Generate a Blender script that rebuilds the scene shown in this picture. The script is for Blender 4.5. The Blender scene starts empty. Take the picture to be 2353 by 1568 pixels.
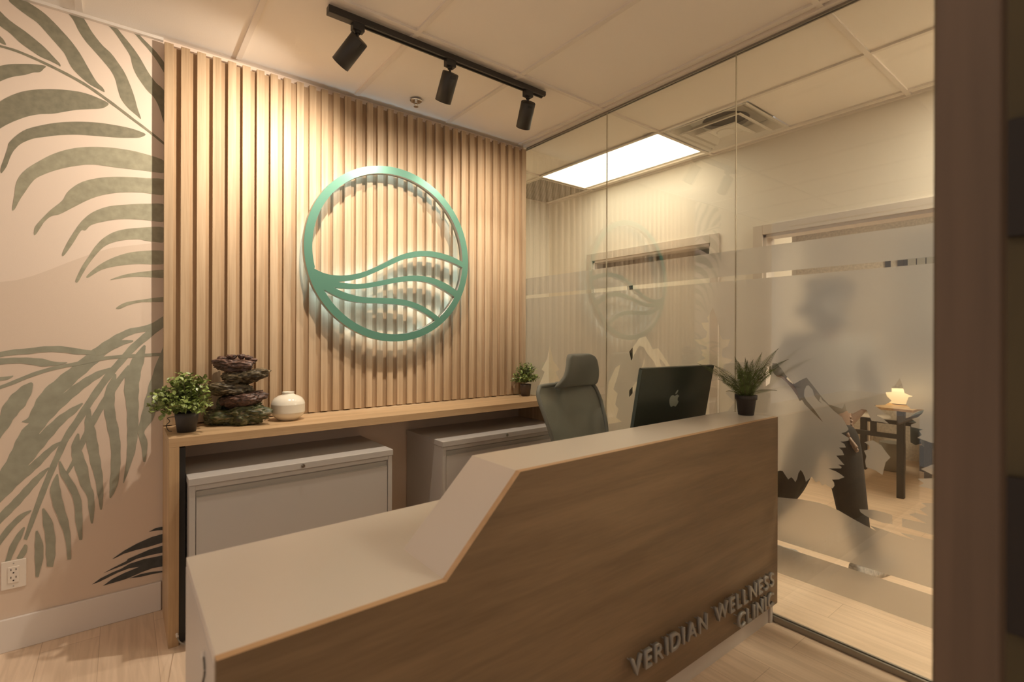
import bpy, bmesh, math, random
from mathutils import Vector, Matrix, noise
sc = bpy.context.scene
COL = sc.collection
PI = math.pi
random.seed(7)

# ------------------------------------------------------------------ camera calibration
F, YAW, V0, CX, ROLL, H = 1149.02, 0.6632, 770.8, 1176.5, 0.0031, 1.3076
SA, CA = math.sin(YAW), math.cos(YAW)
def ray(u, v):
    x = (u - CX) / F; y = (v - V0) / F
    x, y = x * math.cos(ROLL) + y * math.sin(ROLL), -x * math.sin(ROLL) + y * math.cos(ROLL)
    return Vector((SA + x * CA, CA - x * SA, -y))
def onX(u, v, X): r = ray(u, v); t = X / r.x; return Vector((X, r.y * t, H + r.z * t))
def onY(u, v, Y): r = ray(u, v); t = Y / r.y; return Vector((r.x * t, Y, H + r.z * t))
def onZ(u, v, Z): r = ray(u, v); t = (Z - H) / r.z; return Vector((r.x * t, r.y * t, Z))

# main dimensions (metres, camera above the origin, X along the back wall, Y towards it)
CEIL = 2.70; YW = 2.900; YS = 2.853; XP = 0.156; XG = 2.370; XF = 3.595; YF = 2.511; ZC = 0.873

# ------------------------------------------------------------------ helpers
def thing(name, label, cat, loc=(0, 0, 0), rotz=0, group=None):
    o = bpy.data.objects.new(name, None); COL.objects.link(o)
    o.location = loc; o.rotation_euler = (0, 0, rotz); o.empty_display_size = .1
    if label: o['label'] = label
    if cat: o['category'] = cat
    if group: o['group'] = group
    return o
def obj(name, bm, mat, parent=None, smooth=False, world=False, label=None, mods=None):
    """link a bmesh as one object; world=True: the bmesh is in world space"""
    me = bpy.data.meshes.new(name)
    if world and parent is not None:
        p = parent; M = Matrix()
        while p is not None:
            M = (Matrix.Translation(p.location) @ p.rotation_euler.to_matrix().to_4x4()) @ M; p = p.parent
        bm.transform(M.inverted())
    bmesh.ops.recalc_face_normals(bm, faces=bm.faces[:])
    bm.to_mesh(me); bm.free()
    for m in (mat if isinstance(mat, (list, tuple)) else [mat]): me.materials.append(m)
    if smooth:
        for p in me.polygons: p.use_smooth = True
    o = bpy.data.objects.new(name, me); COL.objects.link(o)
    if parent is not None: o.parent = parent
    if label: o['label'] = label
    return o
def tag(o, label, cat, group=None):
    o['label'] = label; o['category'] = cat
    if group: o['group'] = group
    return o
def struct(o): o['kind'] = 'structure'; return o
def NB(): return bmesh.new()
def box(bm, x0, x1, y0, y1, z0, z1, mi=0, bev=0, M=None):
    vs = [bm.verts.new(p) for p in [(x0,y0,z0),(x1,y0,z0),(x1,y1,z0),(x0,y1,z0),(x0,y0,z1),(x1,y0,z1),(x1,y1,z1),(x0,y1,z1)]]
    fs = [bm.faces.new([vs[i] for i in q]) for q in [(0,3,2,1),(4,5,6,7),(0,1,5,4),(1,2,6,5),(2,3,7,6),(3,0,4,7)]]
    for f in fs: f.material_index = mi
    if bev:
        es = list({e for f in fs for e in f.edges})
        r = bmesh.ops.bevel(bm, geom=es, offset=bev, segments=2, profile=.5, affect='EDGES')
        vs = list({v for f in r['faces'] for v in f.verts} | {v for v in vs if v.is_valid})
        for f in r['faces']: f.material_index = mi
    if M is not None: bmesh.ops.transform(bm, matrix=M, verts=vs)
    return vs
def frame_to(d):
    d = Vector(d).normalized(); return d.to_track_quat('Z', 'Y').to_matrix().to_4x4()
def cyl(bm, p0, p1, r0, r1=None, n=20, mi=0, caps=True):
    p0 = Vector(p0); p1 = Vector(p1); r1 = r0 if r1 is None else r1
    M = frame_to(p1 - p0); A = []; B = []
    for i in range(n):
        a = 2 * PI * i / n; c = Vector((math.cos(a), math.sin(a), 0))
        A.append(bm.verts.new(p0 + (M @ (c * r0)))); B.append(bm.verts.new(p1 + (M @ (c * r1))))
    for i in range(n):
        f = bm.faces.new([A[i], A[(i+1) % n], B[(i+1) % n], B[i]]); f.material_index = mi
    if caps:
        bm.faces.new(A[::-1]).material_index = mi; bm.faces.new(B).material_index = mi
def lathe(bm, prof, c=(0, 0, 0), n=32, mi=0, M=None):
    """prof: (radius, z) list; closes at radius 0"""
    rings = []; new = []
    for r, z in prof:
        if r < 1e-6:
            v = bm.verts.new((c[0], c[1], c[2] + z)); rings.append([v]); new.append(v)
        else:
            R = [bm.verts.new((c[0] + r * math.cos(2*PI*i/n), c[1] + r * math.sin(2*PI*i/n), c[2] + z)) for i in range(n)]
            rings.append(R); new += R
    for a, b in zip(rings, rings[1:]):
        for i in range(n):
            j = (i + 1) % n
            if len(a) == 1 and len(b) == 1: continue
            if len(a) == 1: f = bm.faces.new([a[0], b[j], b[i]])
            elif len(b) == 1: f = bm.faces.new([a[i], a[j], b[0]])
            else: f = bm.faces.new([a[i], a[j], b[j], b[i]])
            f.material_index = mi
    if M is not None: bmesh.ops.transform(bm, matrix=M, verts=new)
def tube(bm, pts, r, n=8, mi=0):
    pts = [Vector(p) for p in pts]; rs = r if isinstance(r, (list, tuple)) else [r] * len(pts)
    prev = None; up = Vector((0, 0, 1)); first = last = None
    for i, p in enumerate(pts):
        d = (pts[min(i+1, len(pts)-1)] - pts[max(i-1, 0)]).normalized()
        a = d.cross(up)
        if a.length < .1: a = d.cross(Vector((1, 0, 0)))
        a.normalize(); b = d.cross(a).normalized()
        R = [bm.verts.new(p + (a * math.cos(2*PI*k/n) + b * math.sin(2*PI*k/n)) * rs[i]) for k in range(n)]
        if prev:
            for k in range(n):
                bm.faces.new([prev[k], prev[(k+1) % n], R[(k+1) % n], R[k]]).material_index = mi
        else: first = R
        prev = R; last = R; up = b.cross(d) if False else up
    bm.faces.new(first[::-1]).material_index = mi; bm.faces.new(last).material_index = mi
def smooth_path(pts, k=6, closed=False):
    n = len(pts); out = []; P = [Vector(p) for p in pts]
    rng = range(n if closed else n - 1)
    for i in rng:
        p0 = P[(i-1) % n] if closed else P[max(i-1, 0)]; p1 = P[i]; p2 = P[(i+1) % n]
        p3 = P[(i+2) % n] if closed else P[min(i+2, n-1)]
        for j in range(k):
            t = j / k
            out.append(.5 * ((2*p1) + (-p0+p2)*t + (2*p0-5*p1+4*p2-p3)*t*t + (-p0+3*p1-3*p2+p3)*t*t*t))
    if not closed: out.append(P[-1])
    return out
def fill2d(loops, depth=0.0):
    """filled 2-D outline with holes (even-odd) -> bmesh in the XY plane, thickness depth centred on z=0"""
    cu = bpy.data.curves.new('t', 'CURVE'); cu.dimensions = '2D'; cu.fill_mode = 'BOTH'; cu.extrude = depth / 2
    for L in loops:
        s = cu.splines.new('POLY'); s.points.add(len(L) - 1); s.use_cyclic_u = True
        for p, q in zip(s.points, L): p.co = (q[0], q[1], 0, 1)
    o = bpy.data.objects.new('t', cu); COL.objects.link(o)
    bpy.context.view_layer.update()
    dg = bpy.context.evaluated_depsgraph_get()
    me = bpy.data.meshes.new_from_object(o.evaluated_get(dg))
    bm = bmesh.new(); bm.from_mesh(me)
    bpy.data.objects.remove(o); bpy.data.curves.remove(cu); bpy.data.meshes.remove(me)
    bmesh.ops.remove_doubles(bm, verts=bm.verts[:], dist=1e-6)
    return bm
def join(bm, other, mi=None):
    if mi is not None:
        for f in other.faces: f.material_index = mi
    me = bpy.data.meshes.new('j'); other.to_mesh(me); other.free(); bm.from_mesh(me); bpy.data.meshes.remove(me)

# ------------------------------------------------------------------ materials
def lin(c): return tuple((x/12.92 if x <= .04045 else ((x+.055)/1.055)**2.4) for x in c)
def mat(name, rgb, rough=.6, metal=0, spec=.5, emit=None, estr=0, bump=None, var=None, sheen=0):
    """rgb are linear albedos. bump=(scale,strength) var=(scale,amount[,stretch xyz])"""
    m = bpy.data.materials.new(name); m.use_nodes = True; nt = m.node_tree; b = nt.nodes['Principled BSDF']
    b.inputs['Base Color'].default_value = (*rgb, 1); b.inputs['Roughness'].default_value = rough
    b.inputs['Metallic'].default_value = metal; b.inputs['Specular IOR Level'].default_value = spec
    if sheen: b.inputs['Sheen Weight'].default_value = sheen
    if emit: b.inputs['Emission Color'].default_value = (*emit, 1); b.inputs['Emission Strength'].default_value = estr
    tc = nt.nodes.new('ShaderNodeTexCoord')
    if var:
        mp = nt.nodes.new('ShaderNodeMapping'); nt.links.new(tc.outputs['Object'], mp.inputs[0])
        if len(var) > 2: mp.inputs['Scale'].default_value = var[2]
        nz = nt.nodes.new('ShaderNodeTexNoise'); nz.inputs['Scale'].default_value = var[0]; nz.inputs['Detail'].default_value = 5
        nt.links.new(mp.outputs[0], nz.inputs['Vector'])
        cr = nt.nodes.new('ShaderNodeValToRGB'); a = var[1]
        cr.color_ramp.elements[0].position = .3; cr.color_ramp.elements[1].position = .7
        cr.color_ramp.elements[0].color = (*[x*(1-a) for x in rgb], 1); cr.color_ramp.elements[1].color = (*[min(1, x*(1+a)) for x in rgb], 1)
        nt.links.new(nz.outputs[0], cr.inputs[0]); nt.links.new(cr.outputs[0], b.inputs['Base Color'])
    if bump:
        nz = nt.nodes.new('ShaderNodeTexNoise'); nz.inputs['Scale'].default_value = bump[0]; nz.inputs['Detail'].default_value = 4
        nt.links.new(tc.outputs['Object'], nz.inputs['Vector'])
        bp = nt.nodes.new('ShaderNodeBump'); bp.inputs['Strength'].default_value = bump[1]; bp.inputs['Distance'].default_value = .01
        nt.links.new(nz.outputs[0], bp.inputs['Height']); nt.links.new(bp.outputs[0], b.inputs['Normal'])
    return m
def wood(name, lo, hi, grain=(30, 30, 1.2), rough=.5, board=None):
    """board=(period, offset): a tone step per slat along X"""
    m = bpy.data.materials.new(name); m.use_nodes = True; nt = m.node_tree; L = nt.links; b = nt.nodes['Principled BSDF']
    b.inputs['Roughness'].default_value = rough; b.inputs['Specular IOR Level'].default_value = .35
    tc = nt.nodes.new('ShaderNodeTexCoord'); mp = nt.nodes.new('ShaderNodeMapping'); mp.inputs['Scale'].default_value = grain
    L.new(tc.outputs['Object'], mp.inputs[0])
    wv = nt.nodes.new('ShaderNodeTexNoise'); wv.inputs['Scale'].default_value = 1; wv.inputs['Detail'].default_value = 3; wv.inputs['Distortion'].default_value = .6
    fi = nt.nodes.new('ShaderNodeTexNoise'); fi.inputs['Scale'].default_value = 7; fi.inputs['Detail'].default_value = 6
    L.new(mp.outputs[0], wv.inputs['Vector']); L.new(mp.outputs[0], fi.inputs['Vector'])
    mx = nt.nodes.new('ShaderNodeMath'); mx.operation = 'MULTIPLY_ADD'; mx.inputs[1].default_value = .45
    L.new(fi.outputs[0], mx.inputs[0]); L.new(wv.outputs[0], mx.inputs[2])
    last = mx.outputs[0]
    if board:
        sx = nt.nodes.new('ShaderNodeSeparateXYZ'); L.new(tc.outputs['Object'], sx.inputs[0])
        s1 = nt.nodes.new('ShaderNodeMath'); s1.operation = 'SUBTRACT'; s1.inputs[1].default_value = board[1]; L.new(sx.outputs[0], s1.inputs[0])
        s2 = nt.nodes.new('ShaderNodeMath'); s2.operation = 'DIVIDE'; s2.inputs[1].default_value = board[0]; L.new(s1.outputs[0], s2.inputs[0])
        s3 = nt.nodes.new('ShaderNodeMath'); s3.operation = 'FLOOR'; L.new(s2.outputs[0], s3.inputs[0])
        wn = nt.nodes.new('ShaderNodeTexWhiteNoise'); wn.noise_dimensions = '1D'; L.new(s3.outputs[0], wn.inputs['W'])
        ad = nt.nodes.new('ShaderNodeMath'); ad.operation = 'MULTIPLY_ADD'; ad.inputs[1].default_value = .22; L.new(wn.outputs[0], ad.inputs[0]); L.new(last, ad.inputs[2])
        last = ad.outputs[0]
    cr = nt.nodes.new('ShaderNodeValToRGB'); cr.color_ramp.elements[0].position = .5; cr.color_ramp.elements[1].position = 1.0
    cr.color_ramp.elements[0].color = (*lo, 1); cr.color_ramp.elements[1].color = (*hi, 1)
    L.new(last, cr.inputs[0]); L.new(cr.outputs[0], b.inputs['Base Color'])
    return m

M_white = mat('painted_wall', (.80, .74, .64), .85, bump=(120, .05))
M_mural_bg = mat('mural_cream', (.80, .66, .54), .9, bump=(300, .04))
M_mural_hill = mat('mural_sand', (.72, .58, .46), .9, bump=(300, .04))
M_leaf_dark = mat('mural_olive', (.245, .225, .155), .9, var=(40, .14))
M_leaf_mid = mat('mural_sage', (.36, .335, .235), .9, var=(30, .14))
M_leaf_low = mat('mural_grey_sage', (.325, .315, .235), .9, var=(20, .12))
M_leaf_black = mat('mural_charcoal', (.075, .075, .068), .9, var=(30, .2))
M_ceil = mat('ceiling_tile', (.90, .84, .76), .95, bump=(200, .06))
M_tbar = mat('ceiling_tbar', (.80, .73, .65), .6)
M_base = mat('baseboard_paint', (.78, .72, .66), .45)
M_slat = wood('slat_oak', (.34, .225, .125), (.52, .375, .235), (26, 26, .9), .5, board=(0.0656, XP - .014))
M_slatback = wood('slat_backing_oak', (.34, .22, .12), (.50, .35, .21), (26, 26, .9), .6)
M_counter = wood('counter_oak', (.42, .275, .145), (.60, .41, .235), (1.2, 22, 22), .42)
M_counterv = wood('counter_oak_upright', (.42, .275, .145), (.60, .41, .235), (22, 22, 1.2), .42)
M_desk = wood('desk_walnut', (.165, .106, .058), (.25, .163, .09), (1.3, 12, 16), .45)
M_deskedge = wood('desk_edge_band', (.55, .34, .18), (.70, .46, .26), (2, 20, 20), .4)
M_lam = mat('white_laminate', (.76, .69, .615), .3, bump=(400, .01))
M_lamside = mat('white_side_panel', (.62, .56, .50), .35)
M_steel = mat('cabinet_enamel', (.50, .465, .43), .35)
M_steeld = mat('cabinet_enamel_recess', (.40, .37, .33), .4)
M_chrome = mat('chrome', (.8, .78, .74), .15, 1)
M_black = mat('black_plastic', (.022, .02, .018), .4)
M_blackm = mat('black_powdercoat', (.045, .04, .034), .45, .2)
M_pot = mat('pot_black', (.05, .042, .036), .55)
M_green = mat('emblem_green_metal', (.095, .225, .165), .38, .35, bump=(300, .01))
M_edge = mat('emblem_brushed_side', (.45, .42, .36), .35, .9)
M_led = mat('led_cool_white', (1, 1, 1), .5, emit=(.50, .80, 1.0), estr=19)
M_letter = mat('letter_brushed_metal', (.34, .32, .29), .45, .3)
M_ceramic = mat('cream_ceramic', (.74, .68, .56), .18, bump=(60, .02))
M_soil = mat('soil', (.03, .02, .015), .95)
M_leaf1 = mat('boxwood_leaf', (.24, .30, .085), .35, var=(60, .6))
M_fern = mat('fern_leaf', (.11, .15, .038), .5, var=(30, .45))
M_stem = mat('stem', (.10, .09, .04), .7)
M_mesh_fab = mat('chair_grey_fabric', (.17, .17, .135), .8, bump=(500, .2), sheen=.2)
M_frame = mat('chair_grey_plastic', (.17, .175, .145), .5)
M_imac = mat('computer_dark_shell', (.035, .043, .032), .25, .2)
M_imace = mat('computer_edge', (.10, .14, .14), .3, .6)
M_imaclogo = mat('computer_mark', (.42, .46, .38), .2, .5)
M_screen = mat('screen_glass', (.02, .02, .02), .1)
M_plastic = mat('ivory_plastic', (.82, .74, .64), .3)
M_dark = mat('slot_dark', (.03, .02, .015), .7)
M_cable = mat('grey_cable', (.16, .14, .11), .5)
M_rail = mat('glass_channel', (.30, .27, .23), .35, .6)
M_post = mat('post_brown_paint', (.150, .095, .060), .6, var=(6, .18, (6, 6, .3)))
M_olive = mat('olive_brown_panel', (.10, .075, .035), .7, var=(3, .2))
M_charc = mat('charcoal_panel', (.028, .020, .016), .6)
M_skin = mat('skin', (.26, .17, .12), .5)
M_shirt = mat('grey_shirt', (.26, .24, .20), .85, bump=(60, .2))
M_trouser = mat('black_trousers', (.02, .018, .015), .8, bump=(80, .15))
M_hair = mat('dark_hair', (.03, .025, .02), .6)
M_shoe = mat('grey_white_shoe', (.45, .43, .40), .6, var=(60, .35))
M_blue = mat('blue_grey_velvet', (.12, .15, .155), .8, sheen=.3)
M_bin = mat('grey_bin', (.30, .27, .22), .6)
M_lamp = mat('lamp_shade_glow', (.9, .8, .6), .8, emit=(1.0, .70, .33), estr=.72)
M_panel = mat('light_panel_lens', (.9, .9, .9), .6, emit=(1.0, .90, .68), estr=5.4)
M_whitepl = mat('diffuser_white', (.72, .68, .60), .4)
M_casing = mat('casing_greige', (.60, .53, .45), .5)
M_joint = mat('joint_clear_amber', (.55, .47, .34), .35)
M_spk = mat('speckled_wallpaper', (.62, .56, .47), .9, var=(40, .16))
M_blind = mat('blind_grey', (.30, .29, .26), .6)
M_doorleaf = mat('door_white_paint', (.86, .80, .68), .5)

# floor planks
def floor_mat():
    m = bpy.data.materials.new('floor_oak_plank'); m.use_nodes = True; nt = m.node_tree; L = nt.links; b = nt.nodes['Principled BSDF']
    b.inputs['Roughness'].default_value = .42; b.inputs['Specular IOR Level'].default_value = .4
    tc = nt.nodes.new('ShaderNodeTexCoord'); mp = nt.nodes.new('ShaderNodeMapping'); mp.inputs['Rotation'].default_value = (0, 0, PI/2)
    mp.inputs['Location'].default_value = (.3, .07, 0)
    L.new(tc.outputs['Object'], mp.inputs[0])
    br = nt.nodes.new('ShaderNodeTexBrick'); br.inputs['Scale'].default_value = 1; br.inputs['Brick Width'].default_value = 1.25
    br.inputs['Row Height'].default_value = .19; br.inputs['Mortar Size'].default_value = .0012; br.inputs['Mortar Smooth'].default_value = .1
    br.inputs['Color1'].default_value = (.78, .60, .44, 1); br.inputs['Color2'].default_value = (.85, .66, .49, 1); br.inputs['Mortar'].default_value = (.58, .42, .29, 1)
    L.new(mp.outputs[0], br.inputs['Vector'])
    g = nt.nodes.new('ShaderNodeMapping'); g.inputs['Scale'].default_value = (22, 1.4, 1); L.new(tc.outputs['Object'], g.inputs[0])
    nz = nt.nodes.new('ShaderNodeTexNoise'); nz.inputs['Scale'].default_value = 1.6; nz.inputs['Detail'].default_value = 6; nz.inputs['Distortion'].default_value = 1.2
    L.new(g.outputs[0], nz.inputs['Vector'])
    cr = nt.nodes.new('ShaderNodeValToRGB'); cr.color_ramp.elements[0].position = .35; cr.color_ramp.elements[0].color = (.82, .80, .77, 1)
    cr.color_ramp.elements[1].position = .62; cr.color_ramp.elements[1].color = (1, 1, 1, 1); L.new(nz.outputs[0], cr.inputs[0])
    mx = nt.nodes.new('ShaderNodeMix'); mx.data_type = 'RGBA'; mx.blend_type = 'MULTIPLY'; mx.inputs[0].default_value = .8
    L.new(br.outputs[0], mx.inputs[6]); L.new(cr.outputs[0], mx.inputs[7]); L.new(mx.outputs[2], b.inputs['Base Color'])
    return m
M_floor = floor_mat()
def glass_mat():
    m = bpy.data.materials.new('clear_glass'); m.use_nodes = True; nt = m.node_tree; L = nt.links
    nt.nodes.remove(nt.nodes['Principled BSDF']); out = nt.nodes['Material Output']
    tr = nt.nodes.new('ShaderNodeBsdfTransparent'); tr.inputs[0].default_value = (.965, .97, .95, 1)
    gl = nt.nodes.new('ShaderNodeBsdfGlossy'); gl.inputs['Roughness'].default_value = .0; gl.inputs[0].default_value = (1, 1, 1, 1)
    fr = nt.nodes.new('ShaderNodeFresnel')
    ge = nt.nodes.new('ShaderNodeNewGeometry'); mr = nt.nodes.new('ShaderNodeMapRange'); mr.inputs['To Min'].default_value = 1.75; mr.inputs['To Max'].default_value = 1 / 1.75
    L.new(ge.outputs['Backfacing'], mr.inputs['Value']); L.new(mr.outputs[0], fr.inputs[0])
    mx = nt.nodes.new('ShaderNodeMixShader'); L.new(fr.outputs[0], mx.inputs[0]); L.new(tr.outputs[0], mx.inputs[1]); L.new(gl.outputs[0], mx.inputs[2])
    L.new(mx.outputs[0], out.inputs[0]); return m
M_glass = glass_mat()
def film_mat():
    m = bpy.data.materials.new('frosted_film'); m.use_nodes = True; nt = m.node_tree; L = nt.links
    nt.nodes.remove(nt.nodes['Principled BSDF']); out = nt.nodes['Material Output']
    rf = nt.nodes.new('ShaderNodeBsdfRefraction'); rf.inputs['IOR'].default_value = 1.10; rf.inputs['Roughness'].default_value = .64; rf.inputs[0].default_value = (.80, .79, .76, 1)
    tl = nt.nodes.new('ShaderNodeBsdfTranslucent'); tl.inputs[0].default_value = (.66, .63, .60, 1)
    df = nt.nodes.new('ShaderNodeBsdfDiffuse'); df.inputs[0].default_value = (.56, .52, .49, 1)
    m1 = nt.nodes.new('ShaderNodeMixShader'); m1.inputs[0].default_value = .55; L.new(tl.outputs[0], m1.inputs[1]); L.new(df.outputs[0], m1.inputs[2])
    m2 = nt.nodes.new('ShaderNodeMixShader'); m2.inputs[0].default_value = .50; L.new(m1.outputs[0], m2.inputs[1]); L.new(rf.outputs[0], m2.inputs[2])
    L.new(m2.outputs[0], out.inputs[0]); return m
M_film = film_mat()
def meshfab_mat():
    m = mat('chair_mesh_weave', (.24, .25, .205), .7); nt = m.node_tree; L = nt.links; b = nt.nodes['Principled BSDF']; out = nt.nodes['Material Output']
    tr = nt.nodes.new('ShaderNodeBsdfTransparent'); mx = nt.nodes.new('ShaderNodeMixShader'); mx.inputs[0].default_value = .78
    L.new(tr.outputs[0], mx.inputs[1]); L.new(b.outputs[0], mx.inputs[2]); L.new(mx.outputs[0], out.inputs[0]); return m
M_weave = meshfab_mat()
def grille_mat():
    m = mat('return_grille', (.30, .28, .24), .6); nt = m.node_tree; L = nt.links; b = nt.nodes['Principled BSDF']
    tc = nt.nodes.new('ShaderNodeTexCoord'); ck = nt.nodes.new('ShaderNodeTexChecker'); ck.inputs['Scale'].default_value = 90
    ck.inputs[1].default_value = (.42, .38, .32, 1); ck.inputs[2].default_value = (.14, .12, .10, 1)
    L.new(tc.outputs['Object'], ck.inputs[0]); L.new(ck.outputs[0], b.inputs['Base Color']); return m
M_grille = grille_mat()
def rock_mat(name, a, b_, moss):
    m = bpy.data.materials.new(name); m.use_nodes = True; nt = m.node_tree; L = nt.links; b = nt.nodes['Principled BSDF']; b.inputs['Roughness'].default_value = .42
    tc = nt.nodes.new('ShaderNodeTexCoord'); nz = nt.nodes.new('ShaderNodeTexNoise'); nz.inputs['Scale'].default_value = 26; nz.inputs['Detail'].default_value = 8; nz.inputs['Distortion'].default_value = 1.5
    mp = nt.nodes.new('ShaderNodeMapping'); mp.inputs['Scale'].default_value = (1, 1, 2.6); L.new(tc.outputs['Object'], mp.inputs[0]); L.new(mp.outputs[0], nz.inputs['Vector'])
    cr = nt.nodes.new('ShaderNodeValToRGB'); e = cr.color_ramp.elements; e[0].position = .34; e[0].color = (*a, 1); e[1].position = .68; e[1].color = (*b_, 1)
    e2 = e.new(.52); e2.color = (*moss, 1); L.new(nz.outputs[0], cr.inputs[0]); L.new(cr.outputs[0], b.inputs['Base Color'])
    bp = nt.nodes.new('ShaderNodeBump'); bp.inputs['Strength'].default_value = .8; bp.inputs['Distance'].default_value = .006
    L.new(nz.outputs[0], bp.inputs['Height']); L.new(bp.outputs[0], b.inputs['Normal']); return m
M_rock1 = rock_mat('resin_brown', (.035, .018, .012), (.22, .12, .085), (.10, .055, .04))
M_rock2 = rock_mat('resin_bark', (.03, .02, .012), (.23, .17, .10), (.09, .07, .035))
M_rock3 = rock_mat('resin_moss', (.02, .018, .01), (.22, .17, .10), (.065, .075, .02))

# ------------------------------------------------------------------ the setting
X0, X1, Y0, Y1 = -1.6, 6.7, -2.6, 4.0
bm = NB(); box(bm, X0, X1, Y0, Y1, -.08, 0); struct(obj('floor', bm, M_floor))
# ceiling: tiles with an exposed T-grid, one mesh
GX0, GYA = .464, 2.086
HX0, HX1, HY0, HY1 = GX0 + 2.44 + .02, GX0 + 3.05 - .02, GYA - .61 + .01, GYA - .025
bm = NB()
box(bm, X0, HX0, Y0, Y1, CEIL + .010, CEIL + .09, 0); box(bm, HX1, X1, Y0, Y1, CEIL + .010, CEIL + .09, 0)
box(bm, HX0, HX1, Y0, HY0, CEIL + .010, CEIL + .09, 0); box(bm, HX0, HX1, HY1, Y1, CEIL + .010, CEIL + .09, 0)
k = -4
while GX0 + .61 * k < X1:
    x = GX0 + .61 * k
    box(bm, x - .012, x + .012, Y0, (YS - .003) if x < XG else Y1 - .1, CEIL - .001, CEIL + .011, 1); k += 1
for k in range(-3, 2):
    y = GYA + 1.22 * k
    if y < YS: box(bm, X0, X1, y - .012, y + .012, CEIL - .0015, CEIL + .011, 1)
    else: box(bm, XG + .05, XF, y - .012, y + .012, CEIL - .0015, CEIL + .011, 1)
box(bm, XG - .04, XG - .008, Y0 + 1.5, YS, CEIL - .006, CEIL + .011, 1)      # wall angle by the glass
box(bm, XF - .022, XF - .001, .2, 3.95, CEIL - .003, CEIL + .011, 1)
box(bm, X0, XP - .002, YW - .02, YW - .001, CEIL - .003, CEIL + .011, 1)
struct(obj('ceiling', bm, [M_ceil, M_tbar]))

# back wall with painted mural (one mesh)
bm = NB(); box(bm, X0, XG, YW, YW + .1, 0, CEIL + .012, 0)
def mural_pts(pts, s, off): return [(p[0] / s + off[0], p[1] / s + off[1]) for p in pts]
layer = [0]
def paint(px, mi, smooth=True, zmin=.135):
    layer[0] += 1
    pts = [onY(u, v, YW) for u, v in px]
    pts = [Vector((p.x, p.z, 0)) for p in pts]
    if smooth: pts = smooth_path(pts, 4, True)
    cl = [(min(p.x, XP + .03), min(max(p.y, zmin), CEIL - .002)) for p in pts]
    b2 = fill2d([cl]); off = YW - .0004 - layer[0] * .00004
    for v in b2.verts: v.co = Vector((v.co.x, off, v.co.y))
    join(bm, b2, mi)
def leaf(cs, s, off, mi):
    P = smooth_path([Vector(c) for c in cs], 4); A = []; B = []
    for i, p in enumerate(P):
        d = (P[min(i+1, len(P)-1)] - P[max(i-1, 0)]); d = Vector((d.x, d.y, 0)).normalized(); n = Vector((-d.y, d.x, 0))
        w = max(p.z, 1.5); q = Vector((p.x, p.y, 0)); w *= 1 + .06 * math.sin(i * 1.7)
        A.append(q + n * w); B.append(q - n * w)
    paint(mural_pts([(a.x, a.y) for a in A + B[::-1]], s, off), mi, False)
S1, O1 = 3.92, (0, 0)
hill = [(-400, 1090), (0, 1052), (150, 1035), (300, 995), (450, 940), (600, 880), (750, 825), (850, 790), (1000, 745), (1200, 720), (1500, 690)]
hp = mural_pts(hill, 3.92, (0, 380))
paint(hp + [(400, 1400), (-160, 1500)], 1, False)
for P in [
 [(80,0),(205,0),(300,50),(400,120),(490,205),(560,280),(640,370),(720,480),(800,620),(870,735),(925,790),(943,825),(930,828),(880,800),(800,755),(700,670),(640,600),(600,520),(575,475),(520,410),(440,320),(340,210),(250,145),(150,70)],
 [(-60,50),(0,100),(60,160),(130,215),(230,285),(330,365),(410,435),(490,520),(540,575),(543,600),(520,585),(450,550),(360,510),(270,450),(180,385),(90,300),(0,235),(-60,180)],
 [(-60,260),(0,325),(30,355),(55,405),(0,385),(-60,330)],
 [(595,93),(690,120),(715,115),(770,190),(830,290),(920,405),(1000,480),(1060,560),(1120,650),(1170,760),(1210,870),(1240,980),(1270,1070),(1230,1040),(1150,970),(1090,890),(1060,800),(1040,720),(1000,640),(920,540),(840,450),(770,370),(710,280),(660,180)],
 [(960,207),(1030,230),(1100,310),(1190,420),(1260,520),(1335,650),(1400,740),(1490,850),(1490,1130),(1430,960),(1380,870),(1330,820),(1270,740),(1220,660),(1190,580),(1170,500),(1100,390),(1030,290)],
 [(1195,280),(1225,285),(1300,360),(1380,440),(1440,510),(1490,590),(1490,670),(1420,560),(1340,450),(1260,360)],
 [(-80,610),(0,595),(80,580),(200,577),(320,580),(412,595),(395,620),(360,650),(300,655),(230,675),(130,690),(60,710),(0,735),(-80,770)]]:
    paint(mural_pts(P, S1, O1), 2)
for P in [
 [(-80,960),(0,915),(70,875),(170,835),(280,812),(420,803),(560,808),(700,825),(800,850),(900,890),(978,932),(950,965),(900,980),(800,985),(700,990),(600,1005),(480,1025),(360,1030),(250,1050),(150,1085),(70,1120),(0,1160),(-80,1210)],
 [(10,1560),(5,1520),(40,1420),(70,1330),(80,1290),(150,1220),(240,1165),(370,1130),(520,1105),(700,1097),(880,1105),(1020,1125),(1150,1150),(1250,1180),(1312,1212),(1260,1240),(1180,1243),(1050,1240),(900,1228),(700,1215),(520,1220),(400,1235),(300,1250),(200,1290),(140,1340),(100,1400),(60,1500),(25,1550)]]:
    paint(mural_pts(P, S1, O1), 2)
leaf([(-60,400,10),(120,450,11),(260,505,11),(420,578,11),(600,668,12),(760,758,12),(900,852,12),(1050,962,12),(1200,1077,11),(1340,1182,10),(1490,1305,10)], S1, O1, 2)
S2, O2 = 1.96, (0, 0)
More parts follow.
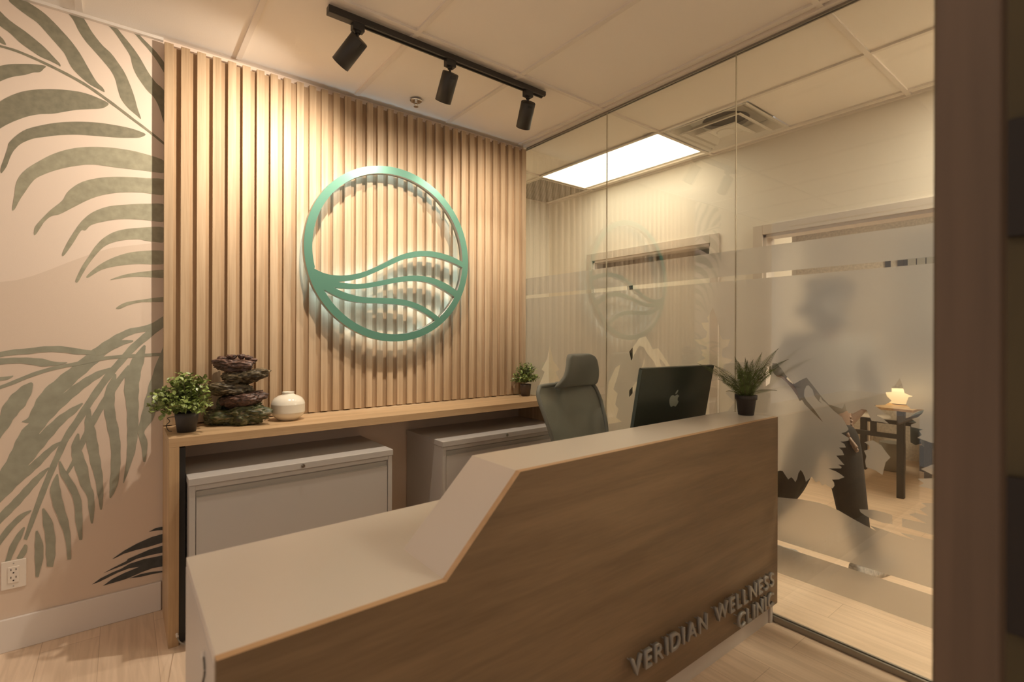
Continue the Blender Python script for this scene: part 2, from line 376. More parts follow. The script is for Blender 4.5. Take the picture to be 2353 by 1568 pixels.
for P in [
 [(55,940),(65,880),(75,820),(110,770),(170,730),(250,690),(340,667),(440,662),(540,670),(640,690),(745,728),(745,778),(640,768),(520,755),(420,742),(340,748),(260,765),(190,790),(150,815),(110,870),(90,900),(65,945)],
 [(153,1050),(160,1020),(190,985),(230,945),(280,905),(310,860),(370,820),(460,800),(560,797),(660,803),(745,812),(745,877),(640,868),(540,868),(460,880),(400,900),(330,935),(270,965),(230,975),(200,1000),(185,1022),(160,1058)],
 [(280,1145),(300,1100),(330,1050),(370,995),(420,955),(490,930),(570,922),(660,918),(745,925),(745,997),(640,990),(540,988),(460,1000),(410,1015),(385,1038),(365,1040),(330,1095),(290,1150)],
 [(340,1270),(345,1250),(370,1200),(400,1155),(430,1110),(470,1070),(530,1040),(620,1027),(745,1027),(745,1090),(660,1085),(620,1078),(540,1085),(480,1105),(440,1140),(400,1190),(375,1230),(352,1270)],
 [(390,1245),(420,1215),(470,1180),(540,1150),(620,1133),(745,1133),(745,1188),(620,1190),(540,1197),(460,1215),(400,1250)],
 [(495,1262),(560,1238),(640,1225),(745,1217),(745,1252),(640,1247),(570,1250)],
 [(523,1388),(560,1365),(620,1353),(745,1338),(745,1360),(640,1362),(580,1375),(540,1392)]]:
    paint(mural_pts(P, S2, O2), 3)
S3, O3 = 3.92, (0, 720)
for c in [
 [(1500,50,32),(1340,130,26),(1180,165,28),(1060,225,35),(950,310,50),(840,400,60),(700,520,62),(560,640,70),(430,760,72),(350,870,58),(270,960,26),(200,978,4)],
 [(1010,495,8),(900,545,28),(790,610,36),(680,690,42),(560,790,46),(440,900,52),(330,1010,66),(240,1130,76),(170,1240,60),(100,1360,50),(20,1480,48),(-60,1580,48)],
 [(745,812,6),(670,870,28),(560,950,38),(450,1060,48),(350,1170,55),(250,1290,58),(150,1410,56),(50,1510,52),(-60,1620,48)],
 [(565,1157,6),(500,1195,20),(420,1265,28),(340,1345,34),(250,1425,36),(150,1510,36),(60,1600,38),(-60,1710,38)],
 [(440,1392,5),(390,1440,20),(320,1510,30),(240,1600,34),(150,1700,36),(50,1800,36),(-60,1910,36)],
 [(1500,70,30),(1340,190,32),(1200,310,32),(1100,420,30),(980,560,32),(850,740,32),(720,940,32),(600,1120,30),(520,1290,28),(430,1500,27),(330,1760,25),(228,2040,16)],
 [(705,1085,8),(688,1180,38),(695,1270,50),(735,1400,56),(770,1540,44),(815,1640,32),(825,1780,26),(828,1895,8)],
 [(805,860,10),(800,960,34),(812,1060,48),(835,1200,50),(862,1350,46),(890,1480,36),(905,1640,26),(910,1770,8)],
 [(1040,548,8),(1010,650,38),(985,760,48),(990,900,48),(1020,1050,48),(1042,1200,44),(1040,1400,42),(1020,1560,34),(992,1665,6)],
 [(1305,290,8),(1255,400,48),(1200,550,65),(1185,700,65),(1195,850,54),(1195,1000,50),(1190,1150,44),(1170,1300,30),(1112,1530,4)],
 [(1500,260,10),(1450,450,38),(1410,650,66),(1370,800,66),(1320,950,52),(1270,1060,30),(1300,1180,30),(1300,1340,10)],
 [(1170,480,20),(1040,650,30),(940,800,30),(850,950,30),(740,1170,26),(680,1310,22),(600,1450,12)],
 [(1200,250,5),(1080,270,26),(960,320,36),(860,360,28)],
 [(-60,385,24),(100,355,24),(250,343,26),(400,325,26),(550,325,28),(700,345,26),(830,355,18)],
 [(-60,440,30),(100,428,26),(230,428,28),(380,445,34),(500,455,16),(605,445,3)],
 [(-60,690,14),(100,632,16),(300,552,17),(500,492,16),(740,447,16),(950,405,15),(1180,385,15),(1500,370,13)],
 [(-60,598,20),(60,585,14),(120,565,3)],
 [(290,628,10),(250,680,48),(170,780,76),(90,880,72),(30,1000,55),(-60,1130,48)]]:
    leaf(c, S3, O3, 4)
S4, O4 = 3.027, (0, 1050)
for c in [
 [(217,375,4),(150,415,17),(60,505,20),(-40,640,20)], [(170,490,4),(140,540,18),(90,630,22),(52,735,16)], [(180,612,9),(168,655,20),(130,715,18)],
 [(255,515,6),(270,600,27),(272,700,29),(258,835,10)], [(300,360,5),(330,450,32),(350,560,34),(352,680,32),(348,765,20)],
 [(400,120,4),(385,220,34),(405,330,36),(445,450,30),(472,560,20),(482,715,12)], [(415,30,4),(440,110,22),(500,210,26),(540,310,26),(550,450,24),(562,578,10)]]:
    leaf(c, S4, O4, 4)
for P in [
 [(1035,522),(1080,497),(1160,480),(1160,508),(1090,512)],
 [(780,712),(860,655),(950,605),(1050,560),(1160,528),(1160,587),(1040,625),(940,650),(860,675),(800,705)],
 [(718,810),(800,765),(880,725),(890,710),(960,680),(1040,645),(1160,610),(1160,660),(1040,685),(950,710),(870,750),(780,785)],
 [(640,888),(700,845),(780,805),(840,780),(900,745),(1000,712),(1160,680),(1160,757),(1060,775),(980,805),(900,840),(860,855),(715,898),(780,850),(860,810),(970,765),(900,775),(820,805),(740,845),(690,870)],
 [(900,845),(980,815),(1060,800),(1160,791),(1160,798),(1060,815),(980,835)]]:
    paint(mural_pts(P, S4, O4), 5, False)
o = obj('wall_back', bm, [M_mural_bg, M_mural_hill, M_leaf_dark, M_leaf_mid, M_leaf_low, M_leaf_black]); struct(o)
# baseboard
bm = NB(); box(bm, X0, XP - .004, YW - .014, YW, 0, .135, 0, .003); struct(obj('baseboard_back', bm, M_base))

# ------------------------------------------------------------------ slat panel
PS = .0656; SW = .0362
slat = thing('slat_wall_panel', 'wall panel of vertical light oak slats behind the round emblem', 'wall panel', (XP, YS, ZC))
bm = NB(); box(bm, XP + .004, XG - .006, YS + .020, YW - .001, ZC + .002, CEIL - .028)
obj('backing_board', bm, M_slatback, slat, world=True)
bm = NB()
for k in range(34):
    x = XP + k * PS; w = min(SW, XG - .004 - x)
    box(bm, x, x + w, YS, YS + .0205, ZC + .006, CEIL - .019, 0, .0008)
obj('slats', bm, M_slat, slat, world=True)

# ------------------------------------------------------------------ corridor and the room behind
struct_objs = []
bm = NB(); box(bm, XG + .02, XF + .1, 3.96, 4.0, 0, CEIL + .012); struct(obj('wall_corridor_end', bm, M_white))
bm = NB(); box(bm, XG - .012, XG + .07, YW + .1, 4.0, 0, CEIL + .012); struct(obj('wall_corridor_left', bm, M_white))
# corridor wall with two openings
D1a, D1b, D2a, D2b, ZH = 2.10, 3.33, .12, 1.70, 2.025
bm = NB()
box(bm, XF, XF + .11, D1b, 3.96, 0, CEIL + .012); box(bm, XF, XF + .11, D2b, D1a, 0, CEIL + .012); box(bm, XF, XF + .11, Y0, D2a, 0, CEIL + .012)
box(bm, XF, XF + .11, D1a, D1b, ZH, CEIL + .012); box(bm, XF, XF + .11, D2a, D2b, ZH, CEIL + .012)
struct(obj('wall_right', bm, M_white))
bm = NB()
box(bm, XF - .013, XF, D1b, 3.96, 0, .11, 0, .003); box(bm, XF - .013, XF, D2b + .07, D1a - .07, 0, .11, 0, .003)
struct(obj('baseboard_right', bm, M_base))
def casing(n, a, b):
    e = thing('door_%d' % n, None, None, (XF, a, 0)); e['kind'] = 'structure'
    q = NB(); w = .068
    box(q, XF - .022, XF, a - w, a, 0, ZH + w, 0, .003); box(q, XF - .022, XF, b, b + w, 0, ZH + w, 0, .003); box(q, XF - .0225, XF, a, b, ZH, ZH + w, 0, .003)
    obj('casing', q, M_casing, e, world=True)
    q = NB(); box(q, XF, XF + .12, a - .001, a + .018, 0, ZH); box(q, XF, XF + .12, b - .018, b + .001, 0, ZH); box(q, XF, XF + .12, a, b, ZH - .018, ZH + .001)
    obj('jamb', q, M_base, e, world=True)
    return e
d1 = casing(1, D1a, D1b); d2 = casing(2, D2a, D2b)
# white double leaves in the first opening, a dark gap left between them
yg1 = onX(1460, 800, XF + .05).y; yg2 = onX(1446, 800, XF + .05).y
q = NB(); box(q, XF + .010, XF + .05, D1a + .02, yg1, .01, 1.85, 0, .003); obj('door_leaf', q, M_doorleaf, d1, world=True)
q = NB(); box(q, XF + .010, XF + .05, yg2, D1b - .02, .01, 1.85, 0, .003); obj('door_leaf', q, M_doorleaf, d1, world=True)
q = NB(); box(q, XF + .010, XF + .05, D1a + .02, D1b - .02, 1.86, 1.88, 0, .003); obj('track_rail', q, M_bin, d1, world=True)
bm = NB(); box(bm, XF + .11, XF + 1.0, 1.93, 1.98, 0, CEIL + .012); box(bm, XF + .95, XF + 1.0, 1.98, 3.6, 0, CEIL + .012); box(bm, XF + .11, XF + 1.0, 3.6, 3.65, 0, CEIL + .012)
struct(obj('wall_closet', bm, M_white))
# room beyond
bm = NB(); box(bm, X1 - .15, X1 - .05, Y0, 2.8, 0, CEIL + .012); struct(obj('wall_far', bm, M_spk))
bm = NB(); box(bm, XF + 1.0, X1 - .15, 2.70, 2.8, 0, CEIL + .012); struct(obj('wall_far_left', bm, M_white))
bm = NB(); box(bm, XF + .11, X1 - .05, Y0, Y0 + .1, 0, CEIL + .012); struct(obj('wall_far_right', bm, M_white))
# window with a blind on the far wall
wa = onX(2036, 560, X1 - .16).y
e = thing('window_2', None, None, (X1 - .16, wa - .9, 1.0)); e['kind'] = 'structure'
q = NB()
for (a, b) in [(wa - .04, wa), (wa - .16, wa - .11), (wa - 1.8, wa - 1.76)]: box(q, X1 - .19, X1 - .15, a, b, 1.1, 2.45)
box(q, X1 - .19, X1 - .15, wa - 1.8, wa, 2.40, 2.45); box(q, X1 - .19, X1 - .15, wa - 1.8, wa, 1.1, 1.16)
obj('window_frame', q, M_charc, e, world=True)
q = NB(); box(q, X1 - .165, X1 - .155, wa - 1.76, wa - .16, 1.16, 2.40); obj('pane', q, M_charc, e, world=True)
q = NB()
for i in range(20):
    y = wa - .2 - i * .078
    box(q, X1 - .20, X1 - .196, y - .068, y, 1.2, 2.12)
obj('vertical_blind', q, M_blind, e, world=True)

# ------------------------------------------------------------------ glass partition
gw = thing('window_1', None, None, (XG, 1.0, 0)); gw['kind'] = 'structure'
YJ = [YS + .044, onX(1394, 600, XG).y, onX(1690.5, 600, XG).y, onX(1690.5, 600, XG).y - .838, onX(1690.5, 600, XG).y - 1.7]
for i in range(4):
    q = NB(); box(q, XG - .005, XG + .005, YJ[i+1] + .0015, YJ[i] - .0015, .02, CEIL - .012)
    obj('glass_pane', q, M_glass, gw, world=True)
    if i < 3:
        q = NB(); box(q, XG - .0045, XG + .0045, YJ[i+1] - .0013, YJ[i+1] + .0013, .02, CEIL - .012); obj('silicone_joint', q, M_joint, gw, world=True)
q = NB(); box(q, XG - .012, XG - .0055, YJ[4], YS - .001, CEIL - .016, CEIL - .003); box(q, XG + .0055, XG + .012, YJ[4], YW, CEIL - .016, CEIL - .003)
obj('ceiling_channel', q, M_rail, gw, world=True)
q = NB(); box(q, XG - .016, XG - .0055, YJ[4], YS, 0, .026, 0, .001); box(q, XG + .0055, XG + .016, YJ[4], YS, 0, .026, 0, .001); box(q, XG - .006, XG + .006, YJ[4], YS, 0, .018)
obj('floor_channel', q, M_rail, gw, world=True)
# film
def gz(u, v): p = onX(u, v, XG); return (p.y, p.z)
def gl(pts, s=1, off=(0, 0)): return [gz(p[0] / s + off[0], p[1] / s + off[1]) for p in pts]
def avz(ps): return sum(gz(*p)[1] for p in ps) / len(ps)
zb1 = avz([(1394, 616), (1692, 576), (1737, 569), (2100, 514)]); zb0 = avz([(1690, 635), (1738, 628), (2035, 599)])
zm1 = avz([(1395, 670.5), (1690, 645), (2035, 614)])
zs1 = avz([(1791, 1245), (1948, 1293), (2100, 1339)]); zs0 = avz([(1791, 1257.5), (1962, 1311.5), (2100, 1354)])
zl0 = avz([(1791, 1322), (1929, 1369), (2080, 1421)])
ya, yb = YJ[4] + .02, YS + .04
C2 = (3.565, (1780, 940)); CL = (4.75, (1950, 850)); CT = (4.356, (1200, 640))
Ereg = gl([(1773.7,834.5),(1782.7,835.6),(1794,847),(1804,862.5),(1814,874),(1823.5,883),(1839,874),(1852,868),(1862,880.5),(1875,897),(1888,914),(1903,930),(1920,935.5),(1934,940),(1940,928),(1943,941),(1949,950),(1959,951),(1971,944.5),(1978,941),(1990,942.5),(2001,967)][:-1])
Ereg += gl([(245,558),(360,575),(435,592),(380,545),(345,520),(292,497),(405,490),(335,432),(272,388),(390,385),(430,365),(465,340),(412,290),(400,248),(465,245),(465,190),(490,178),(515,150),(553,95),(575,150),(605,255),(630,268),(695,292),(648,300),(620,380),(662,415),(670,430),(820,437),(800,480),(750,520),(685,540),(735,578),(675,603),(680,628),(810,655),(765,670),(795,715),(745,745),(800,765),(890,798),(1000,820)], *CL)
Ereg += gl([(1400,270),(1400,440),(1285,460),(1195,495),(1285,540),(1400,555),(1400,567),(1165,575),(1220,612),(1175,635),(1285,660),(1400,680),(1400,775),(1200,775),(1245,800),(1185,825),(1255,880),(1150,855),(1098,868),(1150,895),(1240,942),(1040,900),(1040,968),(1285,1035),(1400,1068),(1400,1108),(1285,1075),(1120,1035),(1025,1018),(1060,1038),(1145,1078),(1000,1035),(880,990),(775,958),(830,1003),(760,968),(745,962),(640,905),(520,835),(420,790),(330,765),(220,745),(40,728),(-60,722),(-120,718),(-120,540),(-60,500),(0,520),(40,508),(62,512),(85,548),(107,580),(132,562),(150,580),(165,602),(180,575),(190,530),(207,502),(225,522),(242,560),(252,600),(300,558),(322,592),(335,605),(360,592),(385,630),(410,620),(440,640),(470,655),(486,632),(482,605),(465,582),(520,580),(568,562),(540,540),(500,515),(435,490),(540,490),(545,478),(515,458),(568,462),(540,430),(500,385),(565,380),(550,345),(522,318),(580,318),(568,290),(535,270),(570,268),(600,262),(605,240),(575,222),(540,200),(580,190),(600,172)], *C2)
Ereg += gl([(1948,985),(1933,959),(1915,945),(1897,927),(1888,920),(1884,912),(1881,921),(1889,929),(1879,922),(1870,910),(1866,896),(1857,886),(1852,887),(1847,897),(1846,910),(1852,921),(1866,937),(1877,952),(1890,971),(1875,957),(1859,941),(1848,930),(1842,920),(1836,922),(1830,910),(1819,894),(1805,878),(1794,869),(1783,865),(1776,858),(1772.6,847)])
isl1 = gl([(690,825),(800,830),(900,852),(960,872),(960,948),(880,935),(790,905),(740,878),(700,850)], *C2)
isl2 = gl([(730,275),(800,258),(870,300),(905,350),(945,400),(905,440),(880,545),(820,505),(745,480),(737,430),(748,390),(728,345),(780,330),(770,300)], *C2)
treeC = gl([(1902,290),(1875,345),(1845,395),(1865,440),(1788,445),(1810,500),(1845,535),(1835,590),(1780,612),(1715,612),(1760,655),(1840,685),(1840,710),(1780,715),(1800,740),(1790,770),(1830,800),(1800,815),(1745,840),(1800,930),(1760,1010),(1800,1090),(1740,1180),(1800,1250),(1760,1345),(1790,1500),(2060,1500),(2040,1345),(2120,1240),(2030,1150),(2130,1080),(2000,1010),(2110,960),(2005,920),(2010,870),(2060,850),(2100,815),(2000,790),(1990,760),(2000,705),(2050,680),(2075,610),(2000,615),(1972,560),(1962,480),(1940,400),(1920,335)], *CT)
mtB = gl([(1065,735),(1135,645),(1165,600),(1230,580),(1265,640),(1300,710),(1355,700),(1400,765),(1480,890),(1560,1010),(1500,990),(1440,890),(1400,830),(1365,800),(1390,895),(1420,1000),(1340,895),(1310,830),(1250,760),(1210,690),(1165,675),(1137,722),(1085,825)], *CT)
mtB2 = gl([(1135,1040),(1180,1000),(1160,1080),(1065,1190),(1065,1125)], *CT)
mtB3 = gl([(1215,795),(1220,850),(1200,900),(1185,900),(1205,850)], *CT)
trA = gl([(1262,795),(1270,830),(1285,850),(1275,855),(1290,885),(1278,890),(1295,925),(1230,925),(1245,890),(1238,885),(1250,855),(1243,850),(1256,825)])
trA2 = gl([(1413,845),(1424,838),(1418,865),(1408,895),(1418,905),(1412,930),(1420,940),(1414,960),(1428,970),(1397,975),(1392,930),(1397,880)])
smH = gl([(1762,843),(1769,841),(1772,851),(1770,862),(1767,882),(1754,891),(1748,870)])
def rect(y0, y1, z0, z1): return [(y0, z0), (y1, z0), (y1, z1), (y0, z1)]
loops = [rect(ya, yb, zs1, zm1), Ereg, isl1, isl2, treeC, mtB, mtB2, mtB3, trA, trA2, smH, rect(ya, yb, zb0, zb1), rect(ya, yb, zl0, zs0)]
q = fill2d(loops, .0)
for v in q.verts: v.co = Vector((XG + .0056, v.co.x, v.co.y))
fo = obj('frosted_film', q, M_film, gw, world=True)

# right foreground: out-of-focus upright close to the camera
def near(u, v, d): r = ray(u, v); return Vector((r.x * d, r.y * d, H + r.z * d))
def zz(v, d): return H - (v - 774) / F * d
pa = near(2145, 780, .55)
r2 = ray(2300, 780); ym = r2.y / r2.x * pa.x
q = NB(); box(q, pa.x, pa.x + .035, ym, pa.y, 0, CEIL - .003, 0, .003)
struct(obj('trim_1', q, M_post))
q = NB(); box(q, .95, 1.0, -1.2, .20, 0, CEIL - .003); struct(obj('trim_2', q, M_olive))
def blackpanel(v0_, v1_, label):
    y1 = near(2312, 780, 1); y1 = y1.y / y1.x * .938; d = .938 * SA + y1 * CA
    q = NB(); box(q, .938, .9495, y1 - .3, y1, zz(v1_, d), zz(v0_, d), 0, .002); tag(obj('black_wall_panel', q, M_charc), label, 'panel')
blackpanel(275, 545, 'upper blurred black panel at the right edge, higher of the two beside the brown post')
blackpanel(1095, 1455, 'lower blurred black panel at the right edge near the bottom, beside the brown post')

# ------------------------------------------------------------------ oak counter
ct = thing('console_counter', 'long oak counter under the slat panel, holding plants, fountain and vase', 'counter', (XP, YF, 0))
XR = XG - .004
q = NB(); box(q, XP, XR, YF, YW - .002, ZC - .038, ZC, 0, .001); obj('counter_top', q, M_counter, ct, world=True)
q = NB(); box(q, XP, XP + .037, YF, YW - .016, 0, ZC - .0385, 0, .001); obj('side_panel', q, M_counterv, ct, world=True)
q = NB(); box(q, XR - .037, XR, YF, YW - .002, 0, ZC - .0385, 0, .001); obj('side_panel', q, M_counterv, ct, world=True)
q = NB(); box(q, XP + .0372, XP + .060, YF + .012, YF + .05, .01, ZC - .045); obj('gap_shade_strip', q, M_black, ct, world=True, label='black strip standing in for the shadow gap beside the left upright')  # black box put in as the shade of the gap before the cabinet

# ------------------------------------------------------------------ filing cabinets
def cabinet(x0, x1, label):
    yf = 2.444; yb = 2.892; h = .71
    t = thing('filing_cabinet', label, 'cabinet', ((x0 + x1) / 2, yf, 0), 0, 'filing cabinets under the counter')
    q = NB(); box(q, x0, x1, yf + .012, yb, .0, h - .030, 0, .002)
    box(q, x0, x0 + .022, yf, yf + .013, 0, h - .03, 0, .001); box(q, x1 - .022, x1, yf, yf + .013, 0, h - .03, 0, .001)
    box(q, x0 + .022, x1 - .022, yf + .002, yf + .013, h - .052, h - .03, 0); box(q, x0 + .022, x1 - .022, yf + .002, yf + .013, 0, .03)
    obj('body', q, M_steel, t, world=True)
    q = NB(); box(q, x0 - .003, x1 + .003, yf - .006, yb, h - .030, h, 0, .002); obj('top_cover', q, M_steel, t, world=True)
    q = NB(); xm = (x0 + x1) / 2
    cyl(q, (xm, yf + .002, h - .041 + .026), (xm, yf - .010, h - .041 + .026), .0085, n=24); cyl(q, (xm, yf - .0095, h - .015), (xm, yf - .0125, h - .015), .0045, n=16)
    box(q, xm - .0008, xm + .0008, yf - .0135, yf - .012, h - .018, h - .012)
    obj('lock', q, M_chrome, t, world=True)
    for z0, z1 in ((.365, h - .056), (.035, .355)):
        q = NB(); box(q, x0 + .025, x1 - .025, yf + .003, yf + .012, z0, z1 - .028, 0, .0015)
        d = obj('drawer', q, M_steel, t, world=True)
        q = NB(); box(q, x0 + .025, x1 - .025, yf + .0095, yf + .0118, z1 - .0285, z1 - .003)
        box(q, x0 + .025, x1 - .025, yf + .002, yf + .0045, z1 - .030, z1 - .0255, 0, .0006)
        hnd = obj('pull_recess', q, M_steeld, d); hnd.parent = d
        hnd.data.transform(Matrix.Translation((-(x0 + x1) / 2, -yf, 0)))
    return t
cabinet(.222, 1.117, 'putty metal filing cabinet below the rock fountain and cream vase')
cabinet(1.419, 2.318, 'putty metal filing cabinet partly behind the grey office chair and desk riser')

# ------------------------------------------------------------------ reception desk
YD, YDm, YDb = 1.046, 1.281, 1.585; XL = .137; XDR = XG - .018; ZL, ZHH = .713, .940; XC0, XC1 = .620, .848
dk = thing('reception_desk', 'reception desk with brown wood front and stepped white top', 'desk', (XL, YD, 0))
def prism_y(q, prof, y0, y1, mi=0):
    A = [q.verts.new((x, y0, z)) for x, z in prof]; B = [q.verts.new((x, y1, z)) for x, z in prof]; n = len(prof)
    q.faces.new(A).material_index = mi; q.faces.new(B[::-1]).material_index = mi
    for i in range(n): q.faces.new([A[i], B[i], B[(i+1) % n], A[(i+1) % n]]).material_index = mi
TH = .025; ZB = .095
sl = math.atan2(ZHH - ZL, XC1 - XC0)
# front board: body wood, top edge band
prof = [(XL, ZB), (XDR, ZB), (XDR, ZHH), (XC1, ZHH), (XC0, ZL), (XL, ZL)]
q = NB(); prism_y(q, prof, YD, YD + .0195)
for f in q.faces:
    n = f.normal.copy(); f.normal_update(); n = f.normal
    if abs(n.y) < .5 and f.calc_center_median().z > ZB + .01 and abs(n.x) < .95: f.material_index = 1
obj('front_panel', q, [M_desk, M_deskedge], dk, world=True, label='brown wood front board with pale edge band')
q = NB(); box(q, XL + .001, XC0 + .03, YD + .020, YDb, ZL - TH, ZL - .001, 0, .001)
box(q, XC0 + .029, XDR - .001, YDm + .0, YDb, ZL - TH, ZL - .001, 0, .001)
obj('work_surface', q, M_lam, dk, world=True)
# riser: slope + high shelf
q = NB()
nx, nz = -math.sin(sl), math.cos(sl); t = .022
P0 = (XC0, ZL - .001); P1 = (XC1, ZHH - .001)
prism_y(q, [P0, (P0[0] - nx * t * 2.2, P0[1] - .001), (P1[0] + t * 1.2, ZHH - t - .001), (XDR - .001, ZHH - t - .001), (XDR - .001, ZHH - .001), P1], YD + .020, YDm)
obj('high_shelf', q, M_lam, dk, world=True, label='white sloped riser and high counter')
q = NB(); prism_y(q, [(XC0 + .10, ZL), (XDR - .002, ZL), (XDR - .002, ZHH - t - .002), (XC1 + .02, ZHH - t - .002)], YDm - .02, YDm - .001)
obj('riser_back', q, M_lam, dk, world=True)
for xa in (XL, XDR - .022):
    q = NB(); box(q, xa, xa + .022, YD + .020, YDb, 0.0, ZL - TH - .001, 0, .001); obj('side_panel', q, M_lamside, dk, world=True)
q = NB(); box(q, XL + .023, XDR - .023, YD + .030, YD + .05, 0, ZB + .3); obj('plinth', q, M_lamside, dk, world=True, label='pale recessed plinth')
# lettering on the front
sg = bpy.data.objects.new('lettering', None); COL.objects.link(sg); sg.parent = dk; sg['label'] = 'grey raised letters reading VERIDIAN WELLNESS CLINIC'
def glyph(ch, hgt, depth):
    cu = bpy.data.curves.new('g', 'FONT'); cu.body = ch; cu.size = 1; cu.extrude = .5; cu.offset = .004
    o = bpy.data.objects.new('g', cu); COL.objects.link(o); bpy.context.view_layer.update()
    me = bpy.data.meshes.new_from_object(o.evaluated_get(bpy.context.evaluated_depsgraph_get()))
    bpy.data.objects.remove(o); b = NB(); b.from_mesh(me); bpy.data.meshes.remove(me)
    xs = [v.co.x for v in b.verts]; ys = [v.co.y for v in b.verts]
    x0, x1, y0, y1 = min(xs), max(xs), min(ys), max(ys)
    s = hgt / .729
    for v in b.verts: v.co = Vector(((v.co.x - x0) * s, -v.co.z * depth, v.co.y * s))
    bmesh.ops.remove_doubles(b, verts=b.verts[:], dist=1e-6)
    return b, (x1 - x0) * s
def word(text, xl, xr, zbase, hgt, first=None):
    gs = [(None, .022) if c == ' ' else glyph(c, hgt, .014) for c in text]
    tot = sum(w for _, w in gs); gap = (xr - xl - tot) / (len(text) - 1); x = xl
    for b, w in gs:
        if b is not None:
            # two pins holding the letter off the board
            for px in (x + w * .5,):
                pass
            for v in b.verts: v.co += Vector((x, YD - .019, zbase))
            for zq in (zbase + hgt * .22, zbase + hgt * .8):
                vs = [v.co for v in b.verts if abs(v.co.z - zq) < hgt * .45]
                xx = min(v.x for v in vs) + .006
                cyl(b, (xx, YD + .0005, zq), (xx, YD - .012, zq), .0022, n=8)
            obj('letter', b, M_letter, sg, world=True)
        x += w + gap
word('VERIDIAN WELLNESS', 1.289, 2.264, .211, .062)
word('CLINIC', 1.962, 2.264, .124, .062)

# cable from the desk side to the counter, in clips
p1 = onX(447, 1420, XL - .004); p1 = Vector((XL - .005, 1.5, onX(447, 1420, XL).z if False else .23))
def onplane_d(u, v, d): return near(u, v, d)
dA = 1.36; dB = YF / (CA - (407 - CX) / F * SA)
cp = [onplane_d(447, 1418, dA), onplane_d(449.5, 1440, dA + .02), onplane_d(449, 1460, dA + .06), onplane_d(441, 1474, dA + .18), onplane_d(428, 1481, dA + .34), onplane_d(414, 1477, dA + .5), onplane_d(407.5, 1466, dB - .02)]
q = NB(); tube(q, smooth_path(cp, 5), .0022, 8); cb = obj('cable', q, M_cable, None, True); tag(cb, 'thin grey cable looping from the desk side to the counter upright', 'cable')
q = NB(); c0 = cp[0]; cyl(q, c0 + Vector((0, 0, .016)), c0 - Vector((0, 0, .004)), .0045, n=12); obj('connector', q, M_plastic, cb)
q = NB(); cyl(q, cp[-1] + Vector((0, .0, .004)), cp[-1] + Vector((0, .02, .006)), .005, n=12); obj('clip', q, M_plastic, cb)
cp = [onX(467, 1508, XL - .0019), onX(469, 1525, XL - .0019), onX(469.5, 1548, XL - .0019), onX(466, 1566, XL - .0019), onX(461, 1590, XL - .0019), onX(455, 1640, XL - .0019)]
q = NB(); tube(q, smooth_path(cp, 5), .0018, 8); cb = obj('cable', q, M_cable, None, True); tag(cb, 'short grey cable hanging down the near white side of the desk', 'cable')
q = NB(); c0 = cp[0]; cyl(q, c0 + Vector((0, 0, .010)), c0 - Vector((0, 0, .003)), .004, n=12); obj('connector', q, M_plastic, cb)

# ------------------------------------------------------------------ wall outlet
oc = onY(33, 1320, YW); W = .118 * .66; Hh = .118
a = onY(2, 1328, YW).x; b_ = onY(61, 1318, YW).x; zt = onY(33, 1287, YW).z; zb_ = onY(33, 1352, YW).z
ot = thing('wall_outlet', 'ivory double wall outlet low on the leaf mural wall', 'outlet', ((a + b_) / 2, YW, (zt + zb_) / 2))
xm, zm = (a + b_) / 2, (zt + zb_) / 2; w2, h2 = (b_ - a) / 2, (zt - zb_) / 2
q = NB(); box(q, a, b_, YW - .006, YW, zb_, zt, 0, .003); obj('cover_plate', q, M_plastic, ot, world=True)
q = NB(); box(q, xm - w2 * .45, xm + w2 * .45, YW - .009, YW - .005, zm - h2 * .56, zm + h2 * .56, 0, .001); rc = obj('receptacle', q, M_plastic, ot, world=True)
q = NB()
for s in (.27, -.27):
    zc_ = zm + h2 * s
    for dx in (-.2, .2): box(q, xm + w2 * dx - .0012, xm + w2 * dx + .0012, YW - .0095, YW - .008, zc_ + .002, zc_ + .010)
    cyl(q, (xm, YW - .0095, zc_ - .007), (xm, YW - .008, zc_ - .007), .0028, n=12)
so = obj('slots', q, M_dark, rc); so.data.transform(Matrix.Translation(-ot.location))
for z in (zt - .012, zb_ + .012):
    q = NB(); cyl(q, (xm, YW - .0072, z), (xm, YW - .0055, z), .0025, n=12); obj('screw', q, M_steeld, ot, world=True)

# ------------------------------------------------------------------ emblem
YE = YS - .085                      # front face plane
def ez(p): r = onY(p[0] / 3.015 + 650, p[1] / 3.015 + 340, YE); return Vector((r.x, r.z, 0))
ex0, ex1 = onY(697.5, 600, YE).x, onY(1076, 600, YE).x
ecx = (ex0 + ex1) / 2; Ro = (ex1 - ex0) / 2 * 1.003
zt_ = onY(868, 377, YE).z; zb2 = onY(905, 784.5, YE).z; ecz = (zt_ + zb2) / 2
Ro = ((ex1 - ex0) / 2 + (zt_ - zb2) / 2) / 2; Ri = Ro - .043
def circ(r, n=128): return [(ecx + r * math.cos(2*PI*i/n), ecz + r * math.sin(2*PI*i/n)) for i in range(n)]
B1u = [(207,830),(260,858),(320,877),(380,884),(440,883),(520,870),(600,845),(680,808),(760,768),(830,738),(900,720),(970,714),(1040,718),(1110,733),(1180,758),(1262,800)]
B1l = [(382,928),(420,925),(480,917),(550,900),(620,872),(690,840),(760,806),(830,776),(900,760),(980,750),(1060,760),(1130,778),(1200,806),(1258,838)]
B2u = [(382,928),(440,938),(520,943),(600,935),(680,920),(760,903),(840,890),(910,885),(980,890),(1050,905),(1110,930),(1160,958),(1222,1003)]
B2l = [(355,968),(420,975),(490,978),(570,973),(650,960),(730,945),(810,930),(890,922),(960,925),(1030,940),(1090,970),(1150,1005),(1198,1040)]
B3u = [(355,968),(400,990),(460,1012),(530,1030),(620,1038),(700,1040),(780,1045),(850,1055),(920,1075),(980,1103),(1040,1142),(1097,1186)]
